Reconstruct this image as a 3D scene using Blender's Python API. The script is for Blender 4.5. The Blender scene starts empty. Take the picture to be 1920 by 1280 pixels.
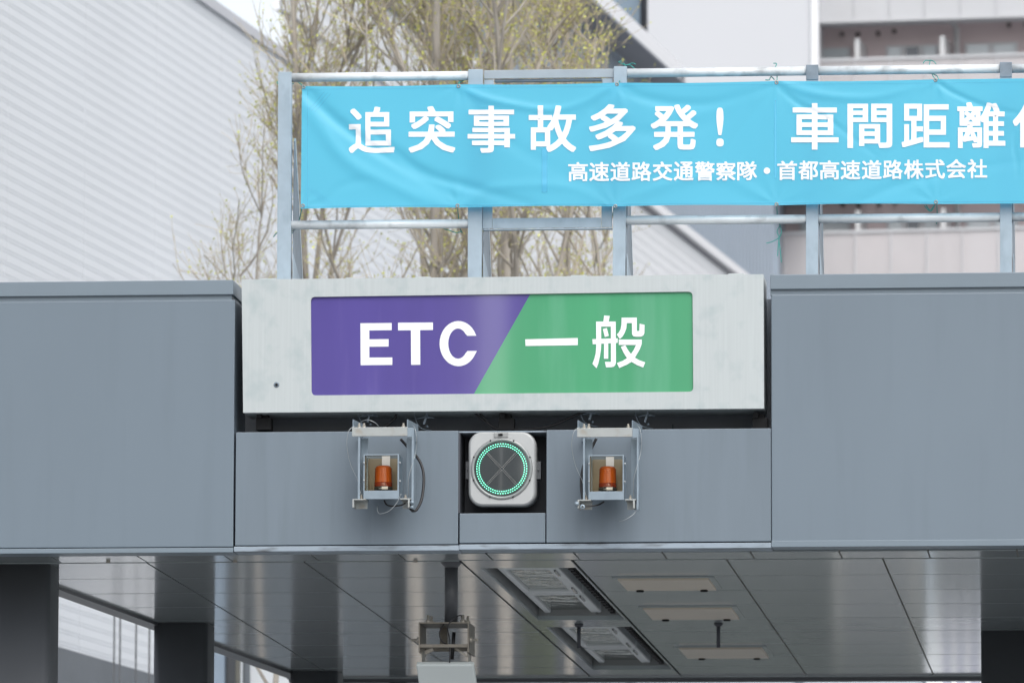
import bpy, bmesh, math, random
from mathutils import Vector, Matrix, Euler
from mathutils.geometry import tessellate_polygon
C = bpy.context.scene.collection
SC = bpy.context.scene
R = math.radians
# ---------------------------------------------------------------- camera
FPX = 12500.0                        # focal length in photo pixels (photo 1920 wide)
ROLL = 0.003
vx, vy = 1200.0, 1560.0
hx = vx*math.cos(ROLL)+vy*math.sin(ROLL); hy = vy*math.cos(ROLL)-vx*math.sin(ROLL)
PITCH = math.atan(hy/FPX); YAW = math.atan(hx/FPX*math.cos(PITCH))
CAM = Vector((0, 0, 1.5))
RM = Matrix.Rotation(YAW, 3, 'Z') @ Matrix.Rotation(math.pi/2+PITCH, 3, 'X') @ Matrix.Rotation(ROLL, 3, 'Z')
cd = bpy.data.cameras.new('camera'); cam = bpy.data.objects.new('camera', cd); C.objects.link(cam)
cd.sensor_width = 36; cd.lens = FPX/1920*36; cd.clip_end = 3000; cd.clip_start = 0.5
cam.location = CAM; cam.rotation_euler = RM.to_euler()
cd.dof.use_dof = True; cd.dof.focus_distance = 39.7; cd.dof.aperture_fstop = 5.6
SC.camera = cam
# ---------------------------------------------------------------- world and sun (overcast)
SUN_EL, SUN_AZ = R(50), R(156)       # azimuth measured from +Y clockwise
w = bpy.data.worlds.new('World'); SC.world = w; w.use_nodes = True
nt = w.node_tree; bg = nt.nodes['Background']
sky = nt.nodes.new('ShaderNodeTexSky'); sky.sky_type = 'NISHITA'; sky.sun_disc = False
sky.sun_elevation = SUN_EL; sky.sun_rotation = SUN_AZ; sky.dust_density = 3.0; sky.air_density = 1.0
hs = nt.nodes.new('ShaderNodeHueSaturation'); hs.inputs['Saturation'].default_value = 0.30
nt.links.new(sky.outputs[0], hs.inputs['Color']); nt.links.new(hs.outputs[0], bg.inputs[0])
bg.inputs[1].default_value = 0.15
sl = bpy.data.lights.new('sun', 'SUN'); sl.energy = .95; sl.angle = R(55); sl.color = (1, .97, .93)
so = bpy.data.objects.new('sun', sl); C.objects.link(so)
sd = Vector((math.sin(SUN_AZ)*math.cos(SUN_EL), math.cos(SUN_AZ)*math.cos(SUN_EL), math.sin(SUN_EL)))
so.rotation_euler = sd.to_track_quat('Z', 'Y').to_euler(); so.location = (0, 0, 60)
SC.view_settings.view_transform = 'Standard'; SC.view_settings.look = 'None'
SC.view_settings.exposure = 0.66; SC.view_settings.gamma = 1
SC.cycles.max_bounces = 8; SC.cycles.transparent_max_bounces = 12
# ---------------------------------------------------------------- where a photo point lies on a real plane
def ray(px, py): return RM @ Vector(((px-960)/FPX, (640-py)/FPX, -1))
def at(px, py, Y): d = ray(px, py); return CAM + d*(Y/d.y)
def atz(px, py, Z): d = ray(px, py); return CAM + d*((Z-1.5)/d.z)
def X_(px, Y, py=640): return at(px, py, Y).x
def Z_(py, Y, px=960): return at(px, py, Y).z
# ---------------------------------------------------------------- mesh helpers
class MB:
    def __init__(s): s.v = []; s.f = []; s.sm = []; s.mi = []
    def face(s, pts, smooth=False, mi=0):
        n = len(s.v); s.v += [Vector(p) for p in pts]; s.f.append(list(range(n, n+len(pts)))); s.sm.append(smooth); s.mi.append(mi)
    def box(s, x0, x1, y0, y1, z0, z1, mi=0, M=None):
        c = [(x0,y0,z0),(x1,y0,z0),(x1,y1,z0),(x0,y1,z0),(x0,y0,z1),(x1,y0,z1),(x1,y1,z1),(x0,y1,z1)]
        if M is not None: c = [M @ Vector(p) for p in c]
        n = len(s.v); s.v += [Vector(p) for p in c]
        for f in ((0,3,2,1),(4,5,6,7),(0,1,5,4),(1,2,6,5),(2,3,7,6),(3,0,4,7)):
            s.f.append([n+i for i in f]); s.sm.append(False); s.mi.append(mi)
        return s
    def bar(s, a, b, w, h, up=(0,0,1), mi=0):            # rectangular bar from a to b, w sideways, h along up
        a, b = Vector(a), Vector(b); d = (b-a).normalized(); u = Vector(up); sd_ = d.cross(u).normalized(); u = sd_.cross(d)
        M = Matrix((sd_, d, u)).transposed().to_4x4(); M.translation = a
        return s.box(-w/2, w/2, 0, (b-a).length, -h/2, h/2, mi, M)
    def prism(s, pts, off, mi=0, smooth=False):          # polygon (3D points, any simple outline) swept by off
        off = Vector(off); pts = [Vector(p) for p in pts]; m = len(pts); n = len(s.v)
        s.v += pts + [p+off for p in pts]
        tri = tessellate_polygon([pts])
        for t in tri:
            s.f.append([n+i for i in t]); s.sm.append(False); s.mi.append(mi)
            s.f.append([n+m+i for i in reversed(t)]); s.sm.append(False); s.mi.append(mi)
        for i in range(m):
            j = (i+1) % m; s.f.append([n+i, n+j, n+m+j, n+m+i]); s.sm.append(smooth); s.mi.append(mi)
        return s
    def tube(s, pts, r, n=8, cap=True, mi=0):
        pts = [Vector(p) for p in pts]; k = len(pts); rs = r if isinstance(r, (list, tuple)) else [r]*k
        base = len(s.v); u = None
        for i, p in enumerate(pts):
            d = (pts[min(i+1, k-1)]-pts[max(i-1, 0)])
            if d.length < 1e-9: d = Vector((0, 0, 1))
            d.normalize()
            if u is None: u = d.orthogonal().normalized()
            else:
                u = u-d*u.dot(d); u = u.normalized() if u.length > 1e-6 else d.orthogonal().normalized()
            v = d.cross(u)
            for j in range(n):
                a = 2*math.pi*j/n; s.v.append(p+(u*math.cos(a)+v*math.sin(a))*rs[i])
        for i in range(k-1):
            for j in range(n):
                a = base+i*n+j; b = base+i*n+(j+1) % n
                s.f.append([a, b, b+n, a+n]); s.sm.append(n > 4); s.mi.append(mi)
        if cap:
            s.f.append([base+j for j in reversed(range(n))]); s.sm.append(False); s.mi.append(mi)
            s.f.append([base+(k-1)*n+j for j in range(n)]); s.sm.append(False); s.mi.append(mi)
        return s
    def lathe(s, c, axis, prof, n=32, mi=0, smooth=True): # prof: list of (radius, distance along axis)
        c = Vector(c); ax = Vector(axis).normalized(); u = ax.orthogonal().normalized(); v = ax.cross(u); base = len(s.v); k = len(prof)
        for r, t in prof:
            for j in range(n):
                a = 2*math.pi*j/n; s.v.append(c+ax*t+(u*math.cos(a)+v*math.sin(a))*max(r, 1e-5))
        for i in range(k-1):
            for j in range(n):
                a = base+i*n+j; b = base+i*n+(j+1) % n
                s.f.append([a, b, b+n, a+n]); s.sm.append(smooth); s.mi.append(mi)
        return s
    def build(s, name, mats, parent=None, bevel=0, seg=2, fix=True, loc=None):
        me = bpy.data.meshes.new(name); o = bpy.data.objects.new(name, me); C.objects.link(o)
        org = Vector((0, 0, 0))
        if parent is not None: o.parent = parent; org = wloc(parent)
        elif loc is not None: org = Vector(loc); o.location = org
        me.from_pydata([p-org for p in s.v], [], s.f)
        if not isinstance(mats, (list, tuple)): mats = [mats]
        for m in mats: me.materials.append(m)
        me.polygons.foreach_set('use_smooth', s.sm); me.polygons.foreach_set('material_index', s.mi)
        if fix:
            bm = bmesh.new(); bm.from_mesh(me); bmesh.ops.recalc_face_normals(bm, faces=bm.faces); bm.to_mesh(me); bm.free()
        if bevel:
            b = o.modifiers.new('bevel', 'BEVEL'); b.width = bevel; b.segments = seg; b.limit_method = 'ANGLE'; b.angle_limit = R(40); b.harden_normals = False
        me.update(); return o
def wloc(o):
    p = Vector(o.location)
    while o.parent: o = o.parent; p += Vector(o.location)
    return p
def tag(o, label=None, cat=None, group=None, kind=None):
    if label: o['label'] = label
    if cat: o['category'] = cat
    if group: o['group'] = group
    if kind: o['kind'] = kind
    return o
def thing(name, label, cat, loc, group=None, rz=0):
    o = bpy.data.objects.new(name, None); C.objects.link(o); o.location = loc; o.rotation_euler = (0, 0, rz); o.empty_display_size = .3
    return tag(o, label, cat, group)
def bez(p, n=16):                                         # smooth curve through points
    p = [Vector(q) for q in p]; out = []
    for i in range(len(p)-1):
        a = p[max(i-1, 0)]; b = p[i]; c = p[i+1]; d = p[min(i+2, len(p)-1)]
        for k in range(n):
            t = k/n; out.append(.5*((2*b)+(c-a)*t+(2*a-5*b+4*c-d)*t*t+(3*b-a-3*c+d)*t**3))
    out.append(p[-1]); return out
# ---------------------------------------------------------------- materials
MC = {}
def mat(name, col, rough=.5, metal=0, var=.0, vscale=3, stretch=(1, 1, 1), bump=0, bscale=40, spec=.5, coat=0,
        dirt=None, dscale=2, damt=.4, dstretch=(1, 1, 1), trans=0, rvar=0, coatr=.03):
    if name in MC: return MC[name]
    m = bpy.data.materials.new(name); m.use_nodes = True; n = m.node_tree.nodes; l = m.node_tree.links; b = n['Principled BSDF']
    b.inputs['Base Color'].default_value = (*col, 1); b.inputs['Roughness'].default_value = rough; b.inputs['Metallic'].default_value = metal
    b.inputs['Specular IOR Level'].default_value = spec; b.inputs['Coat Weight'].default_value = coat; b.inputs['Coat Roughness'].default_value = coatr
    b.inputs['Transmission Weight'].default_value = trans
    tc = n.new('ShaderNodeTexCoord')
    def noise(scale, st, det=5, w=0):
        mp = n.new('ShaderNodeMapping'); mp.inputs['Scale'].default_value = st; mp.inputs['Location'].default_value = (w, w*.7, w*1.3)
        l.new(tc.outputs['Object'], mp.inputs[0]); t = n.new('ShaderNodeTexNoise'); t.inputs['Scale'].default_value = scale; t.inputs['Detail'].default_value = det
        l.new(mp.outputs[0], t.inputs['Vector']); return t.outputs['Fac']
    cur = None
    if var:
        f = noise(vscale, stretch); mr = n.new('ShaderNodeMapRange'); mr.inputs['From Min'].default_value = .25; mr.inputs['From Max'].default_value = .75
        mr.inputs['To Min'].default_value = 1-var; mr.inputs['To Max'].default_value = 1+var; l.new(f, mr.inputs[0])
        mx = n.new('ShaderNodeVectorMath'); mx.operation = 'SCALE'; mx.inputs[0].default_value = col; l.new(mr.outputs[0], mx.inputs['Scale']); cur = mx.outputs[0]
    if dirt:
        f = noise(dscale, dstretch, 8, 5.3); cr = n.new('ShaderNodeMapRange'); cr.inputs['From Min'].default_value = .52; cr.inputs['From Max'].default_value = .75
        cr.inputs['To Max'].default_value = damt; l.new(f, cr.inputs[0])
        mx = n.new('ShaderNodeMix'); mx.data_type = 'RGBA'; l.new(cr.outputs[0], mx.inputs[0])
        if cur: l.new(cur, mx.inputs[6])
        else: mx.inputs[6].default_value = (*col, 1)
        mx.inputs[7].default_value = (*dirt, 1); cur = mx.outputs[2]
    if cur: l.new(cur, b.inputs['Base Color'])
    if rvar:
        f = noise(vscale*2, stretch, 4, 2.1); mr = n.new('ShaderNodeMapRange'); mr.inputs['To Min'].default_value = max(0, rough-rvar); mr.inputs['To Max'].default_value = rough+rvar
        l.new(f, mr.inputs[0]); l.new(mr.outputs[0], b.inputs['Roughness'])
    if bump:
        f = noise(bscale, stretch, 4, 9.2); bp = n.new('ShaderNodeBump'); bp.inputs['Strength'].default_value = 1; bp.inputs['Distance'].default_value = bump
        l.new(f, bp.inputs['Height']); l.new(bp.outputs[0], b.inputs['Normal'])
    MC[name] = m; return m
M_FASCIA = mat('painted grey fascia steel', (.150, .190, .228), .36, 0, .05, .9, (1, 1, .5), dirt=(.11, .14, .17), dscale=3, damt=.2, dstretch=(3, 1, .25), bump=.0006, bscale=2.5)
M_FASCIA2 = mat('weathered grey fascia steel', (.150, .188, .224), .40, 0, .06, 2, (3, 1, .3), dirt=(.10, .13, .155), dscale=3.5, damt=.32, dstretch=(4, 1, .3), bump=.0006, bscale=3)
M_CAP = mat('grey coping steel', (.168, .212, .25), .4, 0, .05, 2, dirt=(.15, .18, .2), dscale=4, damt=.25, dstretch=(1, 1, .3))
M_TRIM = mat('dirty pale edge trim', (.27, .325, .38), .5, 0, .08, 3, dirt=(.06, .06, .06), dscale=11, damt=.85, dstretch=(.5, 1, 2.5))
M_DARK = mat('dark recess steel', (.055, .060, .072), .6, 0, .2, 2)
M_BLACK = mat('black gap', (.008, .008, .009), .8)
M_GALV = mat('galvanised steel', (.34, .42, .485), .42, .35, .10, 9, dirt=(.22, .28, .33), dscale=14, damt=.5, dstretch=(1, 1, .5), bump=.0004, bscale=60)
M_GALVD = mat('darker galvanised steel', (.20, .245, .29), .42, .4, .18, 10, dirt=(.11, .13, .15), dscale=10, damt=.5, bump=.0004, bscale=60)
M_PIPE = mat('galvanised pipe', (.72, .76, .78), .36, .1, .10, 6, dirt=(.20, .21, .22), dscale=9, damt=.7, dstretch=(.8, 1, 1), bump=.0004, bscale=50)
M_CAB = mat('brushed pale cabinet metal', (.46, .50, .505), .36, .15, .045, 14, (6, 1, .12), dirt=(.36, .42, .43), dscale=9, damt=.7, dstretch=(1.2, 1, 1), rvar=.06)
M_WHITE = mat('white letters', (.80, .83, .85), .3)
M_BWHITE = mat('printed white letters', (.80, .83, .86), .5)
M_PURPLE = mat('purple sign plastic', (.098, .076, .285), .08, 0, .10, 1.2, (2.5, 1, .35), dirt=(.20, .18, .42), dscale=2.2, damt=.5, dstretch=(2.5, 1, .25), coat=1, bump=.0004, bscale=1.0)
M_GREEN = mat('green sign plastic', (.078, .335, .170), .08, 0, .08, 1.2, (2.5, 1, .35), dirt=(.17, .43, .29), dscale=2.2, damt=.55, dstretch=(2.5, 1, .25), coat=1, bump=.0004, bscale=1.0)
for m_ in (M_PURPLE, M_GREEN): m_.node_tree.nodes['Principled BSDF'].inputs['Coat IOR'].default_value = 1.75
M_CEIL = mat('gloss grey ceiling panel', (.33, .375, .385), .4, 0, .04, 1, coat=1, coatr=.10, bump=.0008, bscale=1.6)
M_SEAM = mat('brown grey seam', (.20, .185, .155), .5)
M_COL = mat('dark column steel', (.08, .086, .095), .38, 0, .15, 2, dirt=(.09, .094, .10), dscale=2, damt=.6)
M_BEIGE = mat('beige access panel', (.55, .49, .40), .45, 0, .05, 3)
M_GALVB = mat('bracket galvanised steel', (.25, .31, .36), .42, .35, .10, 9, dirt=(.17, .21, .25), dscale=14, damt=.5)
M_RUBBER = mat('black cable rubber', (.015, .015, .017), .5)
M_WIRE = mat('bare steel wire', (.42, .45, .46), .35, .6)
M_BOLT = mat('stained bolt steel', (.33, .31, .27), .45, .5, .2, 60)
M_RUST = mat('rust stained galvanised steel', (.34, .36, .355), .5, .25, .08, 9, dirt=(.25, .18, .10), dscale=14, damt=.55)
M_HOUSE = mat('signal housing aluminium', (.45, .465, .465), .34, .25, .05, 5, dirt=(.36, .37, .37), dscale=5, damt=.4)
M_LED0 = mat('unlit led', (.62, .60, .58), .3)
M_LENS = mat('dark signal glass', (.055, .062, .065), .06, coat=.5)
M_AMBER = mat('amber lens plastic', (.52, .105, .010), .18, coat=.5)
M_AMBERD = mat('dark red lens base', (.22, .035, .012), .25)
M_TAN = mat('tan enclosure inside', (.32, .285, .22), .3, .45, .15, 8)
M_CORD = mat('teal cord', (.05, .30, .27), .7)
M_GROM = mat('steel grommet', (.35, .34, .33), .35, .7)
M_SMOKE = mat('lamp reflector', (.22, .23, .23), .15, .8)
M_FRAME = mat('lamp frame grey', (.62, .65, .66), .4)
M_GLASSD = mat('dark lamp glass', (.28, .32, .29), .05, .9, .5, 9, bump=.03, bscale=5, dirt=(.04, .05, .035), dscale=6, damt=1)
M_ANT = mat('pale antenna plastic', (.43, .47, .47), .45, 0, .03, 4)
def emis(name, col, s):
    m = bpy.data.materials.new(name); m.use_nodes = True; b = m.node_tree.nodes['Principled BSDF']
    b.inputs['Base Color'].default_value = (*col, 1); b.inputs['Emission Color'].default_value = (*col, 1); b.inputs['Emission Strength'].default_value = s; return m
M_LED = emis('lit green led', (.22, 1.0, .66), 1.5)
def glass(name, col, rough, alpha):
    m = bpy.data.materials.new(name); m.use_nodes = True; n = m.node_tree.nodes; l = m.node_tree.links; out = n['Material Output']
    n.remove(n['Principled BSDF']); t = n.new('ShaderNodeBsdfTransparent'); t.inputs[0].default_value = (*col, 1)
    g = n.new('ShaderNodeBsdfGlossy'); g.inputs['Roughness'].default_value = rough; fr = n.new('ShaderNodeFresnel'); fr.inputs[0].default_value = 1.22
    ad = n.new('ShaderNodeMath'); ad.operation = 'ADD'; ad.inputs[1].default_value = alpha; l.new(fr.outputs[0], ad.inputs[0])
    mx = n.new('ShaderNodeMixShader'); l.new(ad.outputs[0], mx.inputs[0]); l.new(t.outputs[0], mx.inputs[1]); l.new(g.outputs[0], mx.inputs[2]); l.new(mx.outputs[0], out.inputs[0]); return m
M_PANE = glass('clear pane', (.95, .93, .88), .03, .0)
# ================================================================ SETTING
D0 = 39.5; H = Z_(1032, D0)
MB().box(-400, 400, -100, 900, -.5, 0).build('ground', mat('pale concrete ground', (.20, .205, .21), .85, 0, .1, .2), None); tag(bpy.data.objects['ground'], kind='structure')
MB().box(-9, 9, -60, 400, -.2, .004).build('road', mat('toll plaza concrete', (.21, .22, .228), .75, 0, .12, .5, bump=.003, bscale=50)); tag(bpy.data.objects['road'], kind='structure')
MB().box(-9.6, -9, -60, 400, -.2, .13).build('kerb', mat('kerb concrete', (.33, .33, .32), .8, 0, .1, 1)); tag(bpy.data.objects['kerb'], kind='structure')
# ---------------------------------------------------------------- toll canopy
cz = thing('toll_canopy', 'wide grey steel toll gate canopy with glossy panelled ceiling on dark columns', 'toll gate', (X_(960, D0), D0, 0))
zt = Z_(520, D0); zb = Z_(1023, D0); zc0 = Z_(547.5, D0); ztrim = Z_(1032, D0); zmid = Z_(806, D0)
xl = X_(440, D0); xr = X_(1446, D0); xL = X_(-500, D0); xR = X_(2500, D0)
TH = .55
MB().box(xL, xl, D0, D0+TH, zb+.004, zc0-.03).build('fascia_panel', M_FASCIA, cz, .006)
MB().box(xr, xR, D0, D0+TH, zb+.004, zc0-.03).build('fascia_panel', M_FASCIA, cz, .006)
for a, b in ((xL, X_(437, D0)), (X_(1444.5, D0), xR)):     # coping with a shadow gap under it
    MB().box(a, b, D0-.012, D0+TH, zc0, zt).build('coping', M_CAP, cz, .004)
    MB().box(a, b-.012 if a == xL else b, D0+.008, D0+TH-.01, zc0-.032, zc0).build('coping_gap', M_CAP, cz)
ym = D0+.004
MB().box(X_(443.5, D0), X_(860, D0), ym, D0+TH, Z_(1020, D0)+.003, zmid).build('fascia_panel', M_FASCIA2, cz, .004)
MB().box(X_(1025, D0), X_(1445, D0), ym, D0+TH, Z_(1018, D0)+.003, zmid).build('fascia_panel', M_FASCIA2, cz, .004)
MB().box(X_(862.5, D0), X_(1023, D0), ym+.006, D0+TH, Z_(1018, D0)+.004, Z_(961, D0)).build('fascia_panel', M_FASCIA2, cz, .004)
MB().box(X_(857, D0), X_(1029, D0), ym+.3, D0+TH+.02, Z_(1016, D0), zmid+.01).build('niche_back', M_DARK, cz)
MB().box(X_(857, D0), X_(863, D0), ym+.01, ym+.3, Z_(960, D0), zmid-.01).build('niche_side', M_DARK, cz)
# bottom edge trims
MB().box(xL, X_(440.5, D0), D0-.006, D0+.2, ztrim, zb).build('edge_trim', M_CAP, cz, .003)
MB().box(X_(1446, D0), xR, D0-.006, D0+.2, ztrim+.012, zb+.022).build('edge_trim', M_CAP, cz, .003)
MB().box(X_(441.5, D0), X_(862, D0), D0-.002, D0+.2, ztrim+.004, Z_(1021, D0)).build('edge_trim', M_TRIM, cz, .003)
MB().box(X_(862.6, D0), X_(1445.4, D0), D0-.004, D0+.2, ztrim+.008, Z_(1019.5, D0)).build('edge_trim', M_TRIM, cz, .003)
# recess behind the lane sign
MB().box(X_(436, D0), X_(1450, D0), D0+.50, D0+.56, zmid-.1, Z_(545, D0)).build('recess_back', mat('recess slate', (.22, .24, .27), .5, 0, .1, 2), cz)
MB().box(X_(443, D0), X_(1446, D0), D0+.3, D0+.49, zmid+.002, zmid+.028).build('recess_sill', M_BLACK, cz)
MB().box(X_(443, D0), X_(1446, D0), D0+.03, D0+.5, zmid-.01, zmid-.001).build('ledge', M_TRIM, cz)
for px in (700, 1078, 1250): MB().box(X_(px, D0), X_(px+1.2, D0), D0+.493, D0+.499, zmid, Z_(780, D0)).build('recess_seam', M_BLACK, cz)
# roof and ceiling
Yf = D0+.2; Yb = atz(1200, 1272, H).y
pL0 = atz(103, 1107, H); pL1 = atz(545, 1266, H)
def leftX(y): return pL0.x+(pL1.x-pL0.x)*(y-pL0.y)/(pL1.y-pL0.y)
roof = MB(); rp = [(leftX(D0+.6)-.05, D0+.6), (xR, D0+.6), (xR, Yb-.02), (leftX(Yb)-.05, Yb-.02)]
roof.prism([(x, y, H+.12) for x, y in rp], (0, 0, .9)); roof.build('roof_slab', M_CAP, cz)
Ys = atz(960, 1050.5, H).y
colx = [X_(p, Ys, 1052) for p in (275, 570, 862, 1074, 1362, 1655, 1948, 2241, 2534, 2827)]
step = colx[1]-colx[0]
colx = [colx[0]-step*3, colx[0]-step*2, colx[0]-step]+colx
def clipL(poly):                                           # keep what lies right of the slanted left edge
    out = []
    for i in range(len(poly)):
        a, b = poly[i], poly[(i+1) % len(poly)]; fa = a[0]-leftX(a[1]); fb = b[0]-leftX(b[1])
        if fa >= 0: out.append(a)
        if (fa >= 0) != (fb >= 0): t = fa/(fa-fb); out.append((a[0]+(b[0]-a[0])*t, a[1]+(b[1]-a[1])*t))
    return out
random.seed(4)
pan = MB(); g = .007; PR = 1.07; k = 0; y = Ys+.02
while y < Yb-.25:
    y1 = min(y+PR, Yb-.22)
    for i in range(len(colx)-1):
        if i == 5: continue                                # the strip that holds the lamp recesses
        a, b = colx[i]+.006, colx[i+1]-.006
        poly = clipL([(a, y+.011), (b, y+.011), (b, y1-.011), (a, y1-.011)])
        if len(poly) < 3: continue
        tx, ty = random.uniform(-.0011, .0011), random.uniform(-.0009, .0009)
        cx_, cy_ = (a+b)/2, (y+y1)/2
        pan.prism([(p[0], p[1], H+(p[0]-cx_)*tx+(p[1]-cy_)*ty) for p in poly], (0, 0, .009))
    y = y1
pan.build('ceiling_panels', M_CEIL, cz)
fs = MB(); x = X_(925, Ys, 1040); x -= .53*14
for i in range(34):
    poly = clipL([(x+.005, Yf), (x+.525, Yf), (x+.525, Ys-.02), (x+.005, Ys-.02)])
    if len(poly) >= 3: fs.prism([(p[0], p[1], H+.002) for p in poly], (0, 0, .008))
    x += .53
fs.build('ceiling_border', M_CEIL, cz)
bk = MB(); bx = [(leftX(Yf)+.01, Yf+.01), (xR, Yf+.01), (xR, Yb-.02), (leftX(Yb)+.01, Yb-.02)]
S0, S1 = colx[5], colx[6]
R1 = (atz(960, 1064, H).y, atz(960, 1162, H).y); R2 = (atz(960, 1175, H).y, atz(960, 1255, H).y)
for a, b in ((None, S0), (S1, xR)):                         # dark backing that shows in the seams
    poly = [(leftX(Yf)+.01 if a is None else a, Yf+.01), (b, Yf+.01), (b, Yb-.02), (leftX(Yb)+.01 if a is None else a, Yb-.02)]
    bk.prism([(p[0], p[1], H+.013) for p in poly], (0, 0, .05))
bk.build('seam_backing', M_SEAM, cz)
fr = MB()                                                  # flat frame round the two lamp recesses
ri0, ri1 = X_(886, Ys, 1064)+.0, X_(1066, Ys, 1064)
for y0, y1 in ((Ys-.018, R1[0]), (R1[1], R2[0]), (R2[1], Yb-.22)): fr.box(S0+.012, S1-.012, y0, y1, H-.001, H+.03)
for y0, y1 in (R1, R2): fr.box(S0+.012, ri0, y0, y1, H-.001, H+.03); fr.box(ri1, S1-.012, y0, y1, H-.001, H+.03)
fr.build('lamp_recess_frame', M_CEIL, cz)
for y0, y1 in (R1, R2):
    rc = MB(); rc.box(ri0-.02, ri0-.001, y0-.02, y1+.02, H+.031, H+.5); rc.box(ri1+.001, ri1+.02, y0-.02, y1+.02, H+.031, H+.5)
    rc.box(ri0, ri1, y0-.02, y0-.001, H+.031, H+.5); rc.box(ri0, ri1, y1+.001, y1+.02, H+.031, H+.5); rc.box(ri0-.02, ri1+.02, y0-.02, y1+.02, H+.5, H+.52)
    rc.build('lamp_recess', mat('recess grey', (.24, .25, .25), .5), cz)
ed = MB(); ed.prism([(leftX(Yf)-.02, Yf, H-.02), (leftX(Yf)+.10, Yf, H-.02), (leftX(Yb)+.10, Yb, H-.02), (leftX(Yb)-.02, Yb, H-.02)], (0, 0, .10))
ed.build('ceiling_edge', M_COL, cz)
ed = MB(); ed.box(leftX(Yb)-.1, xR, Yb-.22, Yb-.12, H-.004, H+.03); ed.build('ceiling_border', M_CEIL, cz)
ed = MB(); ed.box(leftX(Yb)-.1, xR, Yb-.118, Yb, H-.03, H+.3); ed.build('ceiling_edge', M_COL, cz, .02)
# columns down to the ground
def column(x0, x1, y0, y1, rad=.05):
    pts = []
    for cx_, cy_, a0 in ((x1-rad, y0+rad, -90), (x1-rad, y1-rad, 0), (x0+rad, y1-rad, 90), (x0+rad, y0+rad, 180)):
        for q in range(6): a = R(a0+q*18); pts.append((cx_+rad*math.cos(a), cy_+rad*math.sin(a), -.1))
    m = MB(); m.prism(pts, (0, 0, H+.1-.002), smooth=True); m.build('column', M_COL, cz)
for a, b, yy in ((-10, 102.5, 1056), (287, 397, 1167), (543, 640, 1258)):
    Yc = atz(200, yy, H).y; column(X_(a, Yc, yy), X_(b, Yc, yy)-.03, Yc, Yc+.40)
Yc = atz(1900, 1181, H).y; column(X_(1839, Yc, 1181), X_(1839, Yc, 1181)+.75, Yc, Yc+.45, .03)
Yc = Yb-.1; column(X_(729, Yc, 1268), X_(761, Yc, 1268), Yc, Yc+.12, .02)
# small round sensors / plugs in the ceiling border
for px, py in ((203, 1050.5), (441, 1050.5), (779, 1050)): 
    c = atz(px, py, H); pl = MB(); pl.lathe(c+Vector((0, 0, -.012)), (0, 0, 1), [(0, 0), (.013, 0), (.013, .015)], 16)
    pl.build('ceiling_plug', M_BOLT, cz)
# beige access panels
for x0, x1, y0, y1 in ((1160, 1345, 1081, 1101), (1208, 1388, 1136, 1156), (1276, 1444, 1211, 1229)):
    a = atz(x0-8, y0, H); b = atz(x1-10, y0, H); Y1 = atz(x0, y1, H).y
    MB().box(a.x+.02, b.x-.02, a.y, Y1, H-.022, H-.0015).build('access_panel', M_BEIGE, cz, .004)
    tr = MB(); tr.box(a.x-.015, b.x+.015, a.y-.02, Y1+.02, H-.010, H-.0012); tr.build('access_panel_rim', M_CEIL, cz)
    for px in (x0+40, x1-25):
        m = MB(); c = Vector((X_(px, Y1-.05, y1), Y1-.05, H-.034)); m.lathe(c, (0, 0, 1), [(0, 0), (.022, 0), (.026, .006), (.022, .012)], 16); m.build('latch', M_BLACK, cz)
# ---------------------------------------------------------------- recessed ceiling lamps
def lamp(x0, x1, y0, y1, label):
    t = thing('recessed_lamp', label, 'ceiling lamp', ((x0+x1)/2, (y0+y1)/2, H+.05), 'recessed lamps in the canopy ceiling')
    f = MB(); bw = .045; z0, z1 = H+.05, H+.12
    f.box(x0, x1, y0, y0+bw*2.2, z0, z1); f.box(x0, x1, y1-bw*2.2, y1, z0, z1); f.box(x0, x0+bw, y0+bw*2.2, y1-bw*2.2, z0, z1); f.box(x1-bw*1.6, x1, y0+bw*2.2, y1-bw*2.2, z0, z1)
    f.box(x0+.02, x1-.02, y0+.05, y1-.05, z1+.12, z1+.2)
    f.build('lamp_frame', M_FRAME, t, .01)
    MB().box(x0+bw, x1-bw*1.6, y0+bw*2.2, y1-bw*2.2, z0+.02, z0+.026).build('glass_pane', M_GLASSD, t)
    h = MB(); h.bar((x1-.03, y0+.1, z0-.006), (x1-.03, y0+.45, z0-.006), .012, .012); h.bar((x1-.03, y1-.45, z0-.006), (x1-.03, y1-.1, z0-.006), .012, .012); h.build('clasp', M_SMOKE, t)
lx0 = atz(928, 1065, H+.05).x+.01; lx1 = atz(1047, 1065, H+.05).x
for (ya, yb, l) in ((1065, 1112, 'square glass ceiling lamp nearest the fascia showing a yellow green reflection'), (1113.5, 1158, 'second ceiling lamp from the fascia, in front half of the long ceiling recess strip'),
                    (1176, 1214, 'bluish ceiling lamp partly hidden behind the hanging rod'), (1216, 1252, 'rearmost recessed ceiling lamp beside the back edge of the ceiling')):
    lamp(lx0, lx1, atz(960, ya, H+.05).y, atz(960, yb, H+.05).y, l)
for n_, (y0, y1) in enumerate((R1, R2)):
    m = MB(); yy = y0+.15
    while yy < y1-.3: m.box(ri1-.075, ri1-.045, yy, yy+.10, H+.02, H+.12); yy += .19
    m.box(ri1-.045, ri1-.005, y0+.05, y1-.2, H+.09, H+.13)
    o = m.build('terminal_strip', M_BLACK, None, loc=(ri1, y0, H)); tag(o, ('dark toothed strip beside the two front ceiling lamps', 'dark toothed strip beside the two rear ceiling lamps')[n_], 'terminal strip', 'toothed strips in the lamp recesses')
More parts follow.
